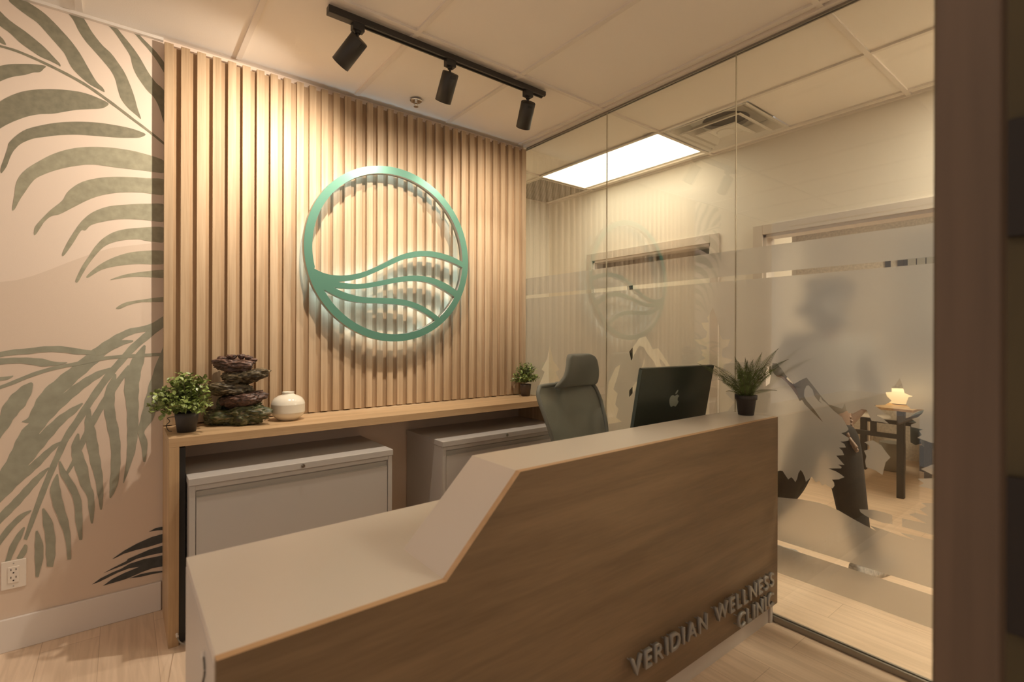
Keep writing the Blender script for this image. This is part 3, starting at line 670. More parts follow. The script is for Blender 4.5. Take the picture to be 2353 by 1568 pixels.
B3l = [(270,975),(350,1018),(420,1050),(500,1068),(580,1075),(660,1078),(750,1083),(830,1090),(900,1108),(960,1135),(1020,1170),(1067,1208)]
def path(ps): return [(p.x, p.y) for p in smooth_path([ez(p) for p in ps], 4)]
def ang(p): return math.atan2(p[1] - ecz, p[0] - ecx)
def snap(ps, i):
    a = ang(ps[i]); ps[i] = (ecx + Ri * math.cos(a), ecz + Ri * math.sin(a)); return a
def arc(a0, a1, ccw=True, n=40):
    if ccw and a1 < a0: a1 += 2*PI
    if not ccw and a1 > a0: a1 -= 2*PI
    return [(ecx + Ri * math.cos(a0 + (a1-a0)*i/n), ecz + Ri * math.sin(a0 + (a1-a0)*i/n)) for i in range(1, n)]
p = path(B1u); a0 = snap(p, 0); a1 = snap(p, -1); h1 = p + arc(a1, a0, True, 96)
p = path(B1l); r = path(B2u); aA = snap(p, -1); aB = snap(r, -1); h2_ = p + arc(aA, aB, False, 8) + r[::-1][:-1]
p = path(B2l); r = path(B3u); aA = snap(p, -1); aB = snap(r, -1); h3 = p + arc(aA, aB, False, 8) + r[::-1][:-1]
p = path(B3l); aA = snap(p, -1); aB = snap(p, 0); h4 = p + arc(aA, aB, False, 64)
em = thing('wall_emblem', 'round green emblem with three wave bands, backlit on the slat wall', 'wall sign', (ecx, YE + .02, ecz))
q = fill2d([circ(Ro), h1, h2_, h3, h4], .036)
for v in q.verts: v.co = Vector((v.co.x, YE + .018 - v.co.z * 1.0, v.co.y))
for f in q.faces:
    f.normal_update(); f.material_index = 0 if abs(f.normal.y) > .5 else 1
obj('face', q, [M_green, M_edge], em, world=True)
q = NB(); yl = YE + .040
tube(q, [(ecx + (Ro - .021) * math.cos(2*PI*i/96), yl, ecz + (Ro - .021) * math.sin(2*PI*i/96)) for i in range(97)], .0035, 6)
def mid(A, B, n=24):
    A = path(A); B = path(B); out = []
    for i in range(n):
        a = A[min(len(A)-1, int(i * (len(A)-1) / (n-1)))]; b = B[min(len(B)-1, int(i * (len(B)-1) / (n-1)))]
        out.append(((a[0]+b[0])/2, yl, (a[1]+b[1])/2))
    return out
for A, B in ((B1u[3:], B1l), (B2u, B2l), (B3u, B3l)): tube(q, mid(A, B), .0035, 6)
obj('led_strip', q, M_led, em, world=True)
q = NB()
for a in (.3, 1.3, 2.2, 3.6, 4.6, 5.6):
    x = ecx + (Ro - .012) * math.cos(a); z = ecz + (Ro - .012) * math.sin(a)
    k = round((x - XP - SW/2) / PS); x = XP + SW/2 + k * PS; rr = math.hypot(x - ecx, z - ecz); z = ecz + (1 if z > ecz else -1) * math.sqrt(max(0, (Ro - .012)**2 - min((x-ecx)**2, (Ro-.013)**2)))
    q = NB(); cyl(q, (x, YE + .03, z), (x, YS + .001, z), .004, n=10); obj('standoff', q, M_chrome, em, world=True)

# ------------------------------------------------------------------ track lights
YT = 2.148
rl = tag(obj('track_rail', (lambda b: (box(b, .684, 1.905, YT - .017, YT + .017, CEIL - .024, CEIL - .0015, 0, .001), box(b, .684, .80, YT - .0175, YT + .0175, CEIL - .034, CEIL - .024, 0, .001), box(b, .80, 1.9, YT - .017, YT - .010, CEIL - .030, CEIL - .024), box(b, .80, 1.9, YT + .010, YT + .017, CEIL - .030, CEIL - .024), b)[4])(NB()), M_blackm), 'black ceiling track carrying three spotlights', 'track')
heads = []
def spot_head(x, top_px, bot_px, aim, label):
    base = Vector((x, YT, CEIL - .024))
    t = thing('track_spotlight', label, 'spotlight', base, 0, 'black spotlights on the ceiling track')
    q = NB(); box(q, x - .026, x + .026, YT - .0165, YT + .0165, CEIL - .062, CEIL - .030, 0, .0015); obj('track_adapter', q, M_black, t, world=True)
    aimv = Vector(aim)
    piv = Vector((x, YT, CEIL - .105))
    d = (aimv - piv).normalized()
    # body hangs below the pivot, tilted towards the aim
    top = piv - d * .015; bot = piv + d * .125
    q = NB(); cyl(q, (x, YT, CEIL - .06), (x, YT, CEIL - .10), .006, n=12); cyl(q, (x, YT, CEIL - .062), (x, YT, CEIL - .072), .012, n=16)
    obj('stem', q, M_black, t, world=True)
    Mx = Matrix.Translation(top) @ frame_to(d)
    q = NB(); R = .0405; Lh = .140
    lathe(q, [(0, 0), (R * .93, 0), (R, .003), (R, Lh * .28), (R * 1.004, Lh * .285), (R * 1.004, Lh), (R * .93, Lh), (R * .85, Lh - .030), (0, Lh - .034)], n=48, M=Mx)
    hb = obj('lamp_body', q, M_blackm, t, True, world=True)
    for p in hb.data.polygons: p.use_smooth = abs(p.normal.dot(d)) < .6
    q = NB(); lathe(q, [(0, Lh - .029), (R * .80, Lh - .029), (R * .80, Lh - .0285), (0, Lh - .0285)], n=32, M=Mx)
    obj('lens', q, mat('lens_glow', (.9, .9, .9), .5, emit=(1, .72, .42), estr=6), t, world=True)
    q = NB()
    for zz_ in (.006, .012, .018): box(q, -.014, .014, -R - .0012, -R + .002, zz_, zz_ + .003, M=Mx)
    obj('cooling_fins', q, M_black, t, world=True)
    heads.append((top + d * (Lh + .002), d))
A1 = onY(510, 500, YS); A2 = onY(905, 650, YS); A3 = onY(1128, 640, YS)
spot_head(onY(822, 60, YT).x, 0, 0, A1, 'black spotlight tilted most, nearest on the track')
spot_head(onY(1034, 150, YT).x, 0, 0, A2, 'middle black spotlight of the three on the ceiling track')
spot_head(onY(1213, 220, YT).x, 0, 0, A3, 'farthest black spotlight, at the glass wall end of the track')

# ------------------------------------------------------------------ sprinkler
sp = onZ(956, 231, CEIL)
st = thing('sprinkler_head', 'small chrome fire sprinkler on the ceiling above the emblem', 'sprinkler', (sp.x, sp.y, CEIL))
q = NB(); lathe(q, [(0, -.001), (.036, -.001), (.036, -.004), (.030, -.007), (.018, -.004), (0, -.004)], n=32); obj('escutcheon', q, M_chrome, st, True)
q = NB(); cyl(q, (0, 0, -.004), (0, 0, -.018), .008, n=16)
for s in (-1, 1): tube(q, [(s*.007, 0, -.014), (s*.012, 0, -.022), (s*.008, 0, -.032), (0, 0, -.036)], .0016, 6)
cyl(q, (0, 0, -.036), (0, 0, -.0375), .014, n=24); obj('nozzle', q, M_chrome, st)

# ------------------------------------------------------------------ corridor ceiling fixtures
gx = GX0 + .61 * 4
ya_, yb_ = GYA + .012, GYA + 1.208
lp = thing('ceiling_light_panel', 'bright white rectangular ceiling light behind the glass wall', 'ceiling light', (gx + .305, (ya_ + yb_) / 2, CEIL))
pa_ = [onZ(1510, 306, CEIL), onZ(1608, 345, CEIL), onZ(1345, 431.5, CEIL), onZ(1247, 404.5, CEIL)]
lx0, lx1 = min(p.x for p in pa_), max(p.x for p in pa_); ly0, ly1 = (pa_[0].y + pa_[1].y) / 2, (pa_[2].y + pa_[3].y) / 2
lx0 = (pa_[0].x + pa_[3].x) / 2; lx1 = (pa_[1].x + pa_[2].x) / 2
q = NB(); box(q, lx0, lx1, ly0, ly1, CEIL - .004, CEIL - .001); obj('lens_panel', q, M_panel, lp, world=True)
q = NB()
for (a, b, c, d) in [(lx0 - .02, lx0, ly0 - .02, ly1 + .02), (lx1, lx1 + .02, ly0 - .02, ly1 + .02), (lx0, lx1, ly0 - .02, ly0), (lx0, lx1, ly1, ly1 + .02)]: box(q, a, b, c, d, CEIL - .008, CEIL - .0016)
obj('frame', q, M_tbar, lp, world=True)
# square diffuser
df = thing('air_diffuser', 'white square cone air diffuser in the corridor ceiling', 'vent', (gx + .305, (HY0 + HY1) / 2, CEIL))
cxd, cyd = gx + .305, GYA - .32
def sqring(q, h0, z0, h1, z1, rnd=.0):
    A = [q.verts.new((sx*h0, sy*h0, z0)) for sx, sy in ((-1,-1),(1,-1),(1,1),(-1,1))]; B = [q.verts.new((sx*h1, sy*h1, z1)) for sx, sy in ((-1,-1),(1,-1),(1,1),(-1,1))]
    for i in range(4): q.faces.new([A[i], A[(i+1) % 4], B[(i+1) % 4], B[i]])
for nm, hs in (('outer_cone', [(.288, -.003), (.280, -.006), (.262, .002), (.225, .035), (.19, .055)]), ('middle_cone', [(.212, -.018), (.205, -.021), (.185, -.012), (.155, .02), (.135, .034)]), ('inner_cone', [(.138, -.030), (.131, -.033), (.11, -.024), (.085, -.012)])):
    q = NB()
    for (h0, z0), (h1, z1) in zip(hs, hs[1:]): sqring(q, h0, z0, h1, z1)
    oo = obj(nm, q, M_whitepl, df); md = oo.modifiers.new('s', 'SOLIDIFY'); md.thickness = .0015
q = NB(); A = [q.verts.new((sx*.086, sy*.086, -.0125)) for sx, sy in ((-1,-1),(1,-1),(1,1),(-1,1))]; q.faces.new(A); lathe(q, [(.058, -.013), (.052, -.018), (0, -.018)], n=24)
obj('centre_plate', q, M_whitepl, df)
q = NB(); lathe(q, [(.29, .055), (.15, .060), (.15, .085)], n=40); obj('back_pan', q, M_whitepl, df)
q = NB(); lathe(q, [(.15, .085), (0, .0855)], n=40); obj('duct_opening', q, M_dark, df, label='dark round duct mouth')
# return grille
gr = thing('return_grille', 'dark fine-mesh square ceiling grille beyond the light panel', 'vent', (gx + .305, ly1 + .34, CEIL))
q = NB(); box(q, -.285, .285, -.285, .285, -.003, -.0015); obj('mesh', q, M_grille, gr)
q = NB()
for (a, b, c, d) in [(-.297, -.285, -.297, .297), (.285, .297, -.297, .297), (-.285, .285, -.297, -.285), (-.285, .285, .285, .297)]: box(q, a, b, c, d, -.006, -.0012)
obj('frame', q, M_tbar, gr)

# ------------------------------------------------------------------ plants
def leafquad(q, base, d, n, L, W, mi=0, fold=.25):
    d = d.normalized(); s = d.cross(n).normalized(); n = s.cross(d).normalized()
    p = [base, base + d*L*.35 + s*W*.5 + n*W*fold*.5, base + d*L*.7 + s*W*.45 + n*W*fold*.4, base + d*L, base + d*L*.7 - s*W*.45 + n*W*fold*.4, base + d*L*.35 - s*W*.5 + n*W*fold*.5]
    c1 = base + d*L*.5
    v = [q.verts.new(x) for x in p]; c = q.verts.new(c1)
    for i in range(6): q.faces.new([v[i], v[(i+1) % 6], c]).material_index = mi
def pot(t, r0, r1, h, rim=True, m=None):
    q = NB()
    pr = [(0, 0), (r0, 0), (r0 + (r1 - r0)*.8, h*.78)]
    if rim: pr += [(r1*1.04, h*.78), (r1*1.07, h), (r1*.96, h), (r1*.92, h*.86)]
    else: pr += [(r1, h), (r1*.95, h), (r1*.93, h*.86)]
    lathe(q, pr, n=40); 
    o = obj('pot', q, m or M_pot, t, False)
    for p in o.data.polygons: p.use_smooth = True
    q = NB(); lathe(q, [(r1*.935, h*.86), (r1*.6, h*.9), (0, h*.9)], n=24); obj('soil', q, M_soil, t)
def bush(t, rr, hgt, z0, nst, lf, xmax=None, ymax=None, seed=1):
    rnd = random.Random(seed); q = NB(); qs = NB(); O = t.location
    for i in range(nst):
        a = rnd.uniform(0, 2*PI); el = rnd.uniform(.05, 1.5) if rnd.random() > .25 else rnd.uniform(-.1, .4)
        R = 1.0 * rnd.uniform(.72, 1.08)
        end = Vector((math.cos(a)*math.cos(el)*rr*R, math.sin(a)*math.cos(el)*rr*R, z0 + max(-.25, math.sin(el))*hgt*R))
        st = Vector((math.cos(a)*.01, math.sin(a)*.01, z0 - .01)); md_ = (st + end)/2 + Vector((0, 0, hgt*.18))
        pts = [st.lerp(md_, k/5).lerp(md_.lerp(end, k/5), k/5) for k in range(6)]
        w = O + end
        if xmax is not None and (w.x > xmax or (O + md_).x > xmax): continue
        if ymax is not None and (w.y > ymax or (O + md_).y > ymax): continue
        tube(qs, pts, .0011, 4)
        N = 9
        for k in range(2, N + 1):
            f = k / N; p = pts[min(5, int(f*5))].lerp(pts[min(5, int(f*5)+1)], f*5 - int(f*5)) if f < 1 else pts[5]
            dd = (pts[5] - pts[3]).normalized()
            for s in (-1, 1):
                side = dd.cross(Vector((rnd.uniform(-1,1), rnd.uniform(-1,1), rnd.uniform(-1,1)))).normalized()
                ld = (dd*.5 + side*s*.9).normalized(); L = lf * rnd.uniform(.7, 1.15)
                e2 = O + p + ld * L
                if xmax is not None and e2.x > xmax: continue
                if ymax is not None and e2.y > ymax: continue
                leafquad(q, p, ld, Vector((rnd.uniform(-.4,.4), rnd.uniform(-.4,.4), 1)), L, L*.72)
    obj('foliage', q, M_leaf1, t); obj('stems', qs, M_stem, t)
p = onZ(429, 984, ZC)
pl1 = thing('potted_plant', 'bushy round-leaf plant in a black pot at the left counter end', 'plant', (p.x * .965, p.y * .965, ZC))
pot(pl1, .036, .047, .085, False)
bush(pl1, .135, .155, .10, 115, .0225, seed=3, ymax=YS - .004, xmax=.328)
q = NB(); tube(q, smooth_path([(-.045, 0, .07), (-.07, .01, .066), (-.062, .01, .05), (-.075, .0, .035), (-.068, .0, .012), (-.055, .0, .006)], 4), .0016, 6); obj('twisted_wire', q, M_black, pl1)
pl2 = thing('potted_plant', 'small leafy plant in a dark pot at the right counter end by the glass', 'plant', (2.285, 2.765, ZC))
pot(pl2, .031, .041, .085, False, mat('pot_brown', (.085, .06, .045), .6))
bush(pl2, .098, .13, .105, 80, .017, xmax=XG - .012, ymax=YS - .004, seed=8)
# fern
fp = onZ(1714, 953, ZHH)
fn = thing('potted_fern', 'green fern in a black plastic pot on the high desk counter', 'plant', (XG - .066, fp.y * (XG - .066) / fp.x, ZHH))
pot(fn, .034, .046, .092, True)
rnd = random.Random(5); q = NB(); qs = NB(); O = fn.location
camd = Vector((O.x, O.y, 0)).normalized()
def tgt(u, v, dd): r = ray(u, v); return Vector((r.x*dd, r.y*dd, H + r.z*dd)) - O
dF = O.x * SA + O.y * CA
tg = [(1603,836,.02),(1638,839,-.05),(1645,860,.0),(1688,820,.03),(1695,830,-.06),(1712,822,.02),(1718,828,-.02),(1732,826,.03),(1751,810,-.02),(1789,801,-.16),(1812,826,-.22),(1790,843,-.16),(1785,898,-.16),(1660,880,-.05),(1672,862,.05),(1700,850,-.08),(1725,850,-.10),(1745,845,-.04),(1760,860,-.10),(1668,900,-.08),(1650,872,.06),(1690,842,.07),(1740,835,.05),(1722,838,.08),(1705,840,.1),(1765,835,-.12),(1680,875,-.12),(1735,870,-.13),(1708,868,-.14)]
for (u, v, dd) in tg:
    e = tgt(u, v, dF + dd)
    if (O + e).x > XG - .012: e *= 1; e.x = XG - .012 - O.x
    st = Vector((rnd.uniform(-.014, .014), rnd.uniform(-.014, .014), .075)); m1 = st.lerp(e, .45) + Vector((0, 0, e.length * .16))
    pts = []
    for k in range(25):
        f = k/24; a = st.lerp(m1, f); b = m1.lerp(e, f); pts.append(a.lerp(b, f))
    tube(qs, pts, .0009, 4)
    Ltot = sum((pts[i+1]-pts[i]).length for i in range(24)); n = int(Ltot / .0062); side0 = None
    fd = (e - st); roll = rnd.uniform(-.5, .5)
    for i in range(3, n):
        f = i / n; k = f * 24; j = int(k); p = pts[j].lerp(pts[min(24, j+1)], k - j); d = (pts[min(24, j+1)] - pts[max(0, j-1)]).normalized()
        s = d.cross(Vector((0, 0, 1)) if abs(d.z) < .85 else camd)
        if abs(s.x) > .0 and s.length < .2: s = d.cross(camd)
        s = s.lerp(d.cross(camd), .5).normalized(); s = (Matrix.Rotation(roll, 3, d) @ s)
        w = .025 * math.sin(PI * min(1, (f * .86 + .16))) ** .7 * (1 if f < .6 else 1 - (f-.6)*1.5)
        nn = s.cross(d)
        for sg_ in (-1, 1):
            ld = (s * sg_ + d * .35).normalized(); ep = O + p + ld * w
            if ep.x > XG - .008: continue
            a = p + d*.0013; b = p - d*.0013; t1 = p + ld*w*.55 + d*.0014; t2 = p + ld*w*.55 - d*.0013; tip = p + ld*w - Vector((0, 0, w*.15))
            v = [q.verts.new(x) for x in (b, t2, tip, t1, a)]; q.faces.new(v)
obj('foliage', q, M_fern, fn); obj('stems', qs, M_stem, fn)

# ------------------------------------------------------------------ rock fountain
fc = onZ(545, 976, ZC)
ft = thing('tabletop_fountain', 'brown stacked-rock tabletop fountain between the left plant and the vase', 'fountain', (fc.x + .006, fc.y + .02, ZC))
def rockbowl(name, c, a, b, h, m, seed, tilt=(0, 0), rot=0, rough=.12, dish=.5):
    q = NB(); bmesh.ops.create_icosphere(q, subdivisions=5, radius=1)
    for v in q.verts:
        p = v.co.copy(); x, y, z = p
        r = math.hypot(x, y)
        if z > 0: z = z * .55 - dish * max(0, 1 - r*1.25) ** 1 * .9
        nn = noise.noise(Vector((x*1.6, y*1.6, z*1.2)) + Vector((seed, 0, 0))) * 2.2 * rough + noise.noise(Vector((x*4, y*4, z*6)) + Vector((seed*3, 0, 0))) * rough * 1.1 + noise.noise(Vector((x*9, y*9, z*14)) + Vector((0, seed, 0))) * rough * .5
        s = 1 + nn
        v.co = Vector((x*a*s, y*b*s, z*h*(1 + nn*1.5)))
    M = Matrix.Translation(c) @ Matrix.Rotation(rot, 4, 'Z') @ Matrix.Rotation(tilt[0], 4, 'X') @ Matrix.Rotation(tilt[1], 4, 'Y')
    q.transform(M)
    zmin = .0005
    for v in q.verts:
        if v.co.z < zmin: v.co.z = zmin
        lim = YS - .004 - ft.location.y
        if v.co.y > lim: v.co.y = lim
    return obj(name, q, m, ft, True)
yr = -.66   # the stack reads along the view's left-right axis
def lr(d, f=0): return Vector((CA * d + SA * f, -SA * d + CA * f, 0))
rockbowl('basin', Vector((0, 0, .056)), .134, .085, .082, M_rock3, 2, (0, -.06), yr, .17, .5)
rockbowl('rock_tier', lr(.036, -.01) + Vector((0, 0, .132)), .092, .066, .046, M_rock1, 5, (0, -.12), yr, .13, .3)
rockbowl('rock_tier', lr(-.034, -.015) + Vector((0, 0, .185)), .100, .066, .046, M_rock2, 9, (0, .08), yr, .14, .3)
rockbowl('rock_tier', lr(.030, .0) + Vector((0, 0, .243)), .104, .064, .045, M_rock2, 13, (0, -.14), yr, .14, .35)
rockbowl('rock_tier', lr(-.020, -.005) + Vector((0, 0, .298)), .098, .064, .048, M_rock1, 21, (0, .03), yr, .15, .7)
for s_, (dx, z, r) in enumerate([(-.078, .316, .028), (.012, .330, .020), (.045, .324, .020), (-.035, .328, .022), (.070, .312, .018)]):
    rockbowl('pebble', lr(dx, .01) + Vector((0, 0, z)), r, r*.85, r*.7, M_rock1, 30 + s_, (0, 0), yr, .12, 0)
rockbowl('core', lr(-.012, .025) + Vector((0, 0, .15)), .056, .036, .135, M_rock2, 41, (0, 0), yr, .22, 0)
rockbowl('core', lr(.060, .015) + Vector((0, 0, .095)), .038, .034, .05, M_rock3, 44, (0, 0), yr, .2, 0)
rockbowl('core', lr(-.075, .0) + Vector((0, 0, .100)), .020, .03, .06, M_rock3, 47, (0, 0), yr, .2, 0)
q = NB(); box(q, -.025, .025, -.02, .02, .0005, .035, 0, .003, Matrix.Translation(lr(-.098, .02)))
obj('pump_housing', q, M_black, ft)

# fountain cord towards the vase
q = NB(); c = fc + Vector((0, 0, 0))
cp = [onZ(606, 966, ZC + .004), onZ(614, 962, ZC + .004), onY(620, 955, fc.y + .02), onY(624, 946, fc.y + .04), onY(626, 941, fc.y + .07)]
cp[-1] = Vector((cp[-1].x, YS - .012, ZC + .03))
tube(q, smooth_path(cp, 5), .0014, 6); tag(obj('power_cord', q, mat('clear_cord', (.5, .42, .34), .3), None, True), 'thin pale cord between the rock fountain and the cream vase', 'cord')

# ------------------------------------------------------------------ vase
vp = onZ(662, 965, ZC)
prof = [(0, 0), (.040, 0), (.047, .003), (.070, .022), (.080, .040)]
for i in range(17): prof += [(.0812 + (.0004 if i % 2 else -.0006), .042 + i*.0028)]
prof += [(.078, .098), (.066, .116), (.046, .128), (.033, .132), (.0285, .136), (.028, .143), (.030, .147), (.027, .147), (.025, .140), (.024, .12), (0, .118)]
prof = [(r*.985, z*.97) for r, z in prof]
q = NB(); lathe(q, prof, n=56); v_ = obj('vase', q, M_ceramic, None, True); v_.location = (vp.x, vp.y, ZC); tag(v_, 'round cream ribbed ceramic vase on the oak counter', 'vase')

# ------------------------------------------------------------------ office chair (faces the desk)
CHX, CHY = 2.080, 1.97
ch = thing('office_chair', 'grey high-back mesh office chair with headrest behind the desk', 'chair', (CHX, CHY, 0), .06)
def pad(rows, thick, m, parent, name, nx=18, label=None, ys=None, mod=None):
    """rows: (z, xl, xr, y centre, forward curve) bottom->top, closed rounded cushion"""
    R = smooth_path([Vector((r[0], r[1], r[2])) for r in rows], 6); Q = smooth_path([Vector((r[3], r[4], r[5] if len(r) > 5 else 1)) for r in rows], 6)
    q = NB(); G = []
    n = len(R)
    for side in (-1, 1):
        g = []
        for j in range(n):
            z, xl, xr = R[j]; yc, cv, tk = Q[j]; row = []
            for i in range(nx + 1):
                s = -1 + 2*i/nx; s2 = math.sin(s*PI/2)
                x = (xl + xr)/2 + s2*(xr - xl)/2
                ed = max(0, 1 - abs(s2)**6) ** .5 if abs(s2) < 1 else 0
                tv = min(1, (min(j, n-1-j) / (n * .12))); tv = math.sqrt(max(0, 1 - (1 - tv)**2))
                row.append(q.verts.new((x, yc - cv * s2*s2 + side * thick/2 * ed * tv * tk, z)))
            g.append(row)
        G.append(g)
    for k, g in enumerate(G):
        for j in range(n-1):
            for i in range(nx): q.faces.new([g[j][i], g[j][i+1], g[j+1][i+1], g[j+1][i]])
    bmesh.ops.remove_doubles(q, verts=q.verts[:], dist=1e-5)
    return obj(name, q, m, parent, True, label=label)
# +y is the chair's back (towards the counter); the user would face -y
pad([(1.000, -.105, .245, .170, .02), (1.02, -.110, .252, .162, .03), (1.07, -.062, .246, .152, .035), (1.13, -.036, .238, .152, .035), (1.175, -.020, .222, .160, .035), (1.198, .015, .18, .170, .03)], .055, M_mesh_fab, ch, 'headrest')
rows = [(.50, -.175, .175, .055, .03), (.60, -.205, .205, .065, .045), (.75, -.235, .235, .100, .055), (.88, -.255, .248, .145, .055), (.96, -.258, .250, .178, .05), (1.005, -.235, .228, .195, .045), (1.02, -.17, .16, .200, .03)]
pad(rows, .008, M_weave, ch, 'backrest')
q = NB(); fr_ = smooth_path([Vector((r[1], r[3] - r[4], r[0])) for r in rows] + [Vector((r[2], r[3] - r[4], r[0])) for r in rows[::-1]], 5, True)
tube(q, fr_ + [fr_[0]], .012, 8); obj('back_frame', q, M_frame, ch, True)
q = NB(); tube(q, [(0, .12, .45), (0, .16, .55), (0, .20, .8), (0, .225, 1.03)], .018, 10); obj('spine', q, M_frame, ch, True)
pad([(.425, -.2, .2, -.10, .0), (.43, -.24, .24, -.10, 0), (.46, -.25, .25, -.10, 0), (.485, -.24, .24, -.10, 0), (.49, -.2, .2, -.10, 0)], .48, M_mesh_fab, ch, 'seat')
q = NB(); cyl(q, (0, 0, .10), (0, 0, .42), .025, n=20); box(q, -.10, .10, -.12, .14, .395, .425, 0, .008); obj('gas_lift', q, M_black, ch)
for i in range(5):
    a = i*2*PI/5 + .4; q = NB(); d = Vector((math.cos(a), math.sin(a), 0))
    tube(q, [(0, 0, .115), d*.15 + Vector((0, 0, .10)), d*.29 + Vector((0, 0, .075))], [.024, .018, .014], 8); lg = obj('base_leg', q, M_frame, ch, True)
    q = NB(); c = d*.29 + Vector((0, 0, .03)); s = Vector((-d.y, d.x, 0))
    cyl(q, c - s*.02, c + s*.02, .03, n=20); cyl(q, c, c + Vector((0, 0, .045)), .006, n=8); obj('caster', q, M_black, lg)
for s in (-1, 1):
    q = NB(); tube(q, [(s*.10, 0, .40), (s*.26, 0, .40), (s*.275, 0, .50), (s*.27, 0, .64)], .014, 8); box(q, s*.27 - .04, s*.27 + .04, -.14, .09, .64, .665, 0, .01); obj('armrest', q, M_black, ch)

# ------------------------------------------------------------------ desktop computer
ic = thing('desktop_computer', 'black all-in-one computer seen from behind on the reception desk', 'computer', (2.062, 1.43, ZL))
th = -.19   # tilt of the screen
ang_z = math.atan2(1.377 - 1.4216, 2.341 - 1.832)
Wc, Hc = .512, .402
Mc = Matrix.Rotation(ang_z, 4, 'Z') @ Matrix.Translation((0, -.030, .458 - Hc/2 * math.cos(th) - .012 + .006)) @ Matrix.Rotation(-th, 4, 'X')
q = NB(); box(q, -Wc/2, Wc/2, -.009, .009, -Hc/2, Hc/2, 0, .003, Mc)
obj('display_housing', q, M_imac, ic)
q = NB(); box(q, -Wc/2 - .0006, -Wc/2 + .0006, -.0088, .0088, -Hc/2 + .006, Hc/2 - .006, 0, 0, Mc); obj('side_edge', q, M_imace, ic, label='blue-grey metal edge')
q = NB(); box(q, -Wc/2 + .006, Wc/2 - .006, .0088, .0098, -Hc/2 + .006, Hc/2 - .006, 0, 0, Mc); obj('screen', q, M_screen, ic)
# mark (bitten fruit with a leaf), mirrored order not needed: seen from behind
mk = [(0,.86),(.10,.93),(.25,1.0),(.42,1.0),(.58,.93),(.70,.82),(.60,.73),(.53,.60),(.53,.45),(.60,.32),(.74,.22),(.68,.02),(.56,-.18),(.42,-.32),(.30,-.35),(.15,-.28),(0,-.25),(-.15,-.28),(-.30,-.35),(-.44,-.30),(-.60,-.10),(-.74,.20),(-.80,.50),(-.74,.78),(-.58,.95),(-.38,1.0),(-.20,.96)]
lf = [(.02,1.08),(.05,1.28),(.20,1.47),(.38,1.55),(.38,1.38),(.28,1.20),(.14,1.10)]
sc_ = .0430
mkx = -.006
A = [(p.x*sc_ + mkx, p.y*sc_) for p in smooth_path([Vector((x, y, 0)) for x, y in mk], 4, True)]
B = [(p.x*sc_ + mkx, p.y*sc_) for p in smooth_path([Vector((x, y, 0)) for x, y in lf], 4, True)]
q = fill2d([A, B], .0008)
for v in q.verts: v.co = Vector((v.co.x, -.0094 + v.co.z, v.co.y + .022))
q.transform(Mc); obj('logo_mark', q, M_imaclogo, ic)
q = NB(); box(q, -.09, .09, .012, .020, -.0, .0, M=None) if False else None
box(q, -.085, .085, -.085, .075, .0005, .006, 0, .002); box(q, -.085, .085, .045, .053, .004, .22, 0, .002, Matrix.Rotation(.0, 4, 'X'))
box(q, -.06, .06, -.02, .053, .20, .225, 0, .004)
obj('stand', q, M_imac, ic)

# ------------------------------------------------------------------ person in the corridor
def skin(name, chains, m, parent, lvl=2):
    """chains: lists of (x,y,z,r); vertices at equal positions are merged; first vertex is root"""
    vs = []; es = []; rad = []; key = {}
    for chn in chains:
        prev = None
        for (x, y, z, r) in chn:
            k = (round(x, 4), round(y, 4), round(z, 4))
            if k not in key: key[k] = len(vs); vs.append((x, y, z)); rad.append(r if isinstance(r, tuple) else (r, r))
            if prev is not None and prev != key[k]: es.append((prev, key[k]))
            prev = key[k]
    me = bpy.data.meshes.new(name); me.from_pydata(vs, es, []); me.update()
    o = bpy.data.objects.new(name, me); COL.objects.link(o)
    o.modifiers.new('skin', 'SKIN')
    for i, sv in enumerate(me.skin_vertices[0].data): sv.radius = rad[i]; sv.use_root = (i == 0)
    s = o.modifiers.new('sub', 'SUBSURF'); s.levels = lvl; s.render_levels = lvl
    bpy.context.view_layer.update()
    dg = bpy.context.evaluated_depsgraph_get(); nm = bpy.data.meshes.new_from_object(o.evaluated_get(dg))
    bpy.data.objects.remove(o); bpy.data.meshes.remove(me)
    nm.name = name; nm.materials.clear(); nm.materials.append(m)
    for p in nm.polygons: p.use_smooth = True
    n = bpy.data.objects.new(name, nm); COL.objects.link(n)
    if parent is not None: n.parent = parent
    return n
PX, PY = 2.98, 1.10
def L(*a): return a
pel = (2.98, 1.09, .86)
lsh = (2.93, 1.26, 1.26); rsh = (3.10, .96, 1.26)
lel = onX(1786, 873, 2.86); lel = (lel.x, lel.y, lel.z); lwr = (2.93, 1.12, .93)
rel = (3.12, .90, 1.02); rwr = tuple(onX(1938, 985, 2.99))
lhand = (2.96, 1.04, .90); rhand = tuple(onX(1945, 1000, 2.97))
rkn = (3.03, .985, .50); lkn = (3.0, 1.26, .47)
rft = (3.17, .965, .09); lft = (3.0, 1.50, .12)
head = (3.02, 1.09, 1.485)
body = skin('person', [
 [(*pel, .12), (2.99, 1.09, 1.02, .105), (3.0, 1.10, 1.20, .125), (3.01, 1.10, 1.33, .05), (3.02, 1.10, 1.385, .045), (3.02, 1.095, 1.43, .075), (3.02, 1.09, 1.50, .085), (3.02, 1.09, 1.56, .06)],
 [(3.0, 1.10, 1.20, .125), (*lsh, .052), (*lel, .038), (*lwr, .026), (*lhand, .03)],
 [(3.0, 1.10, 1.20, .125), (*rsh, .052), (*rel, .038), (*rwr, .026), (*rhand, .03)],
 [(*pel, .12), (3.0, 1.02, .80, .085), (*rkn, .055), (*rft, .04), (3.28, .93, .035, .03)],
 [(*pel, .12), (2.97, 1.17, .80, .085), (*lkn, .055), (*lft, .04), (3.06, 1.40, .035, .03)]], M_skin, None)
tag(body, 'person in grey top and black trousers standing behind the frosted glass', 'person')
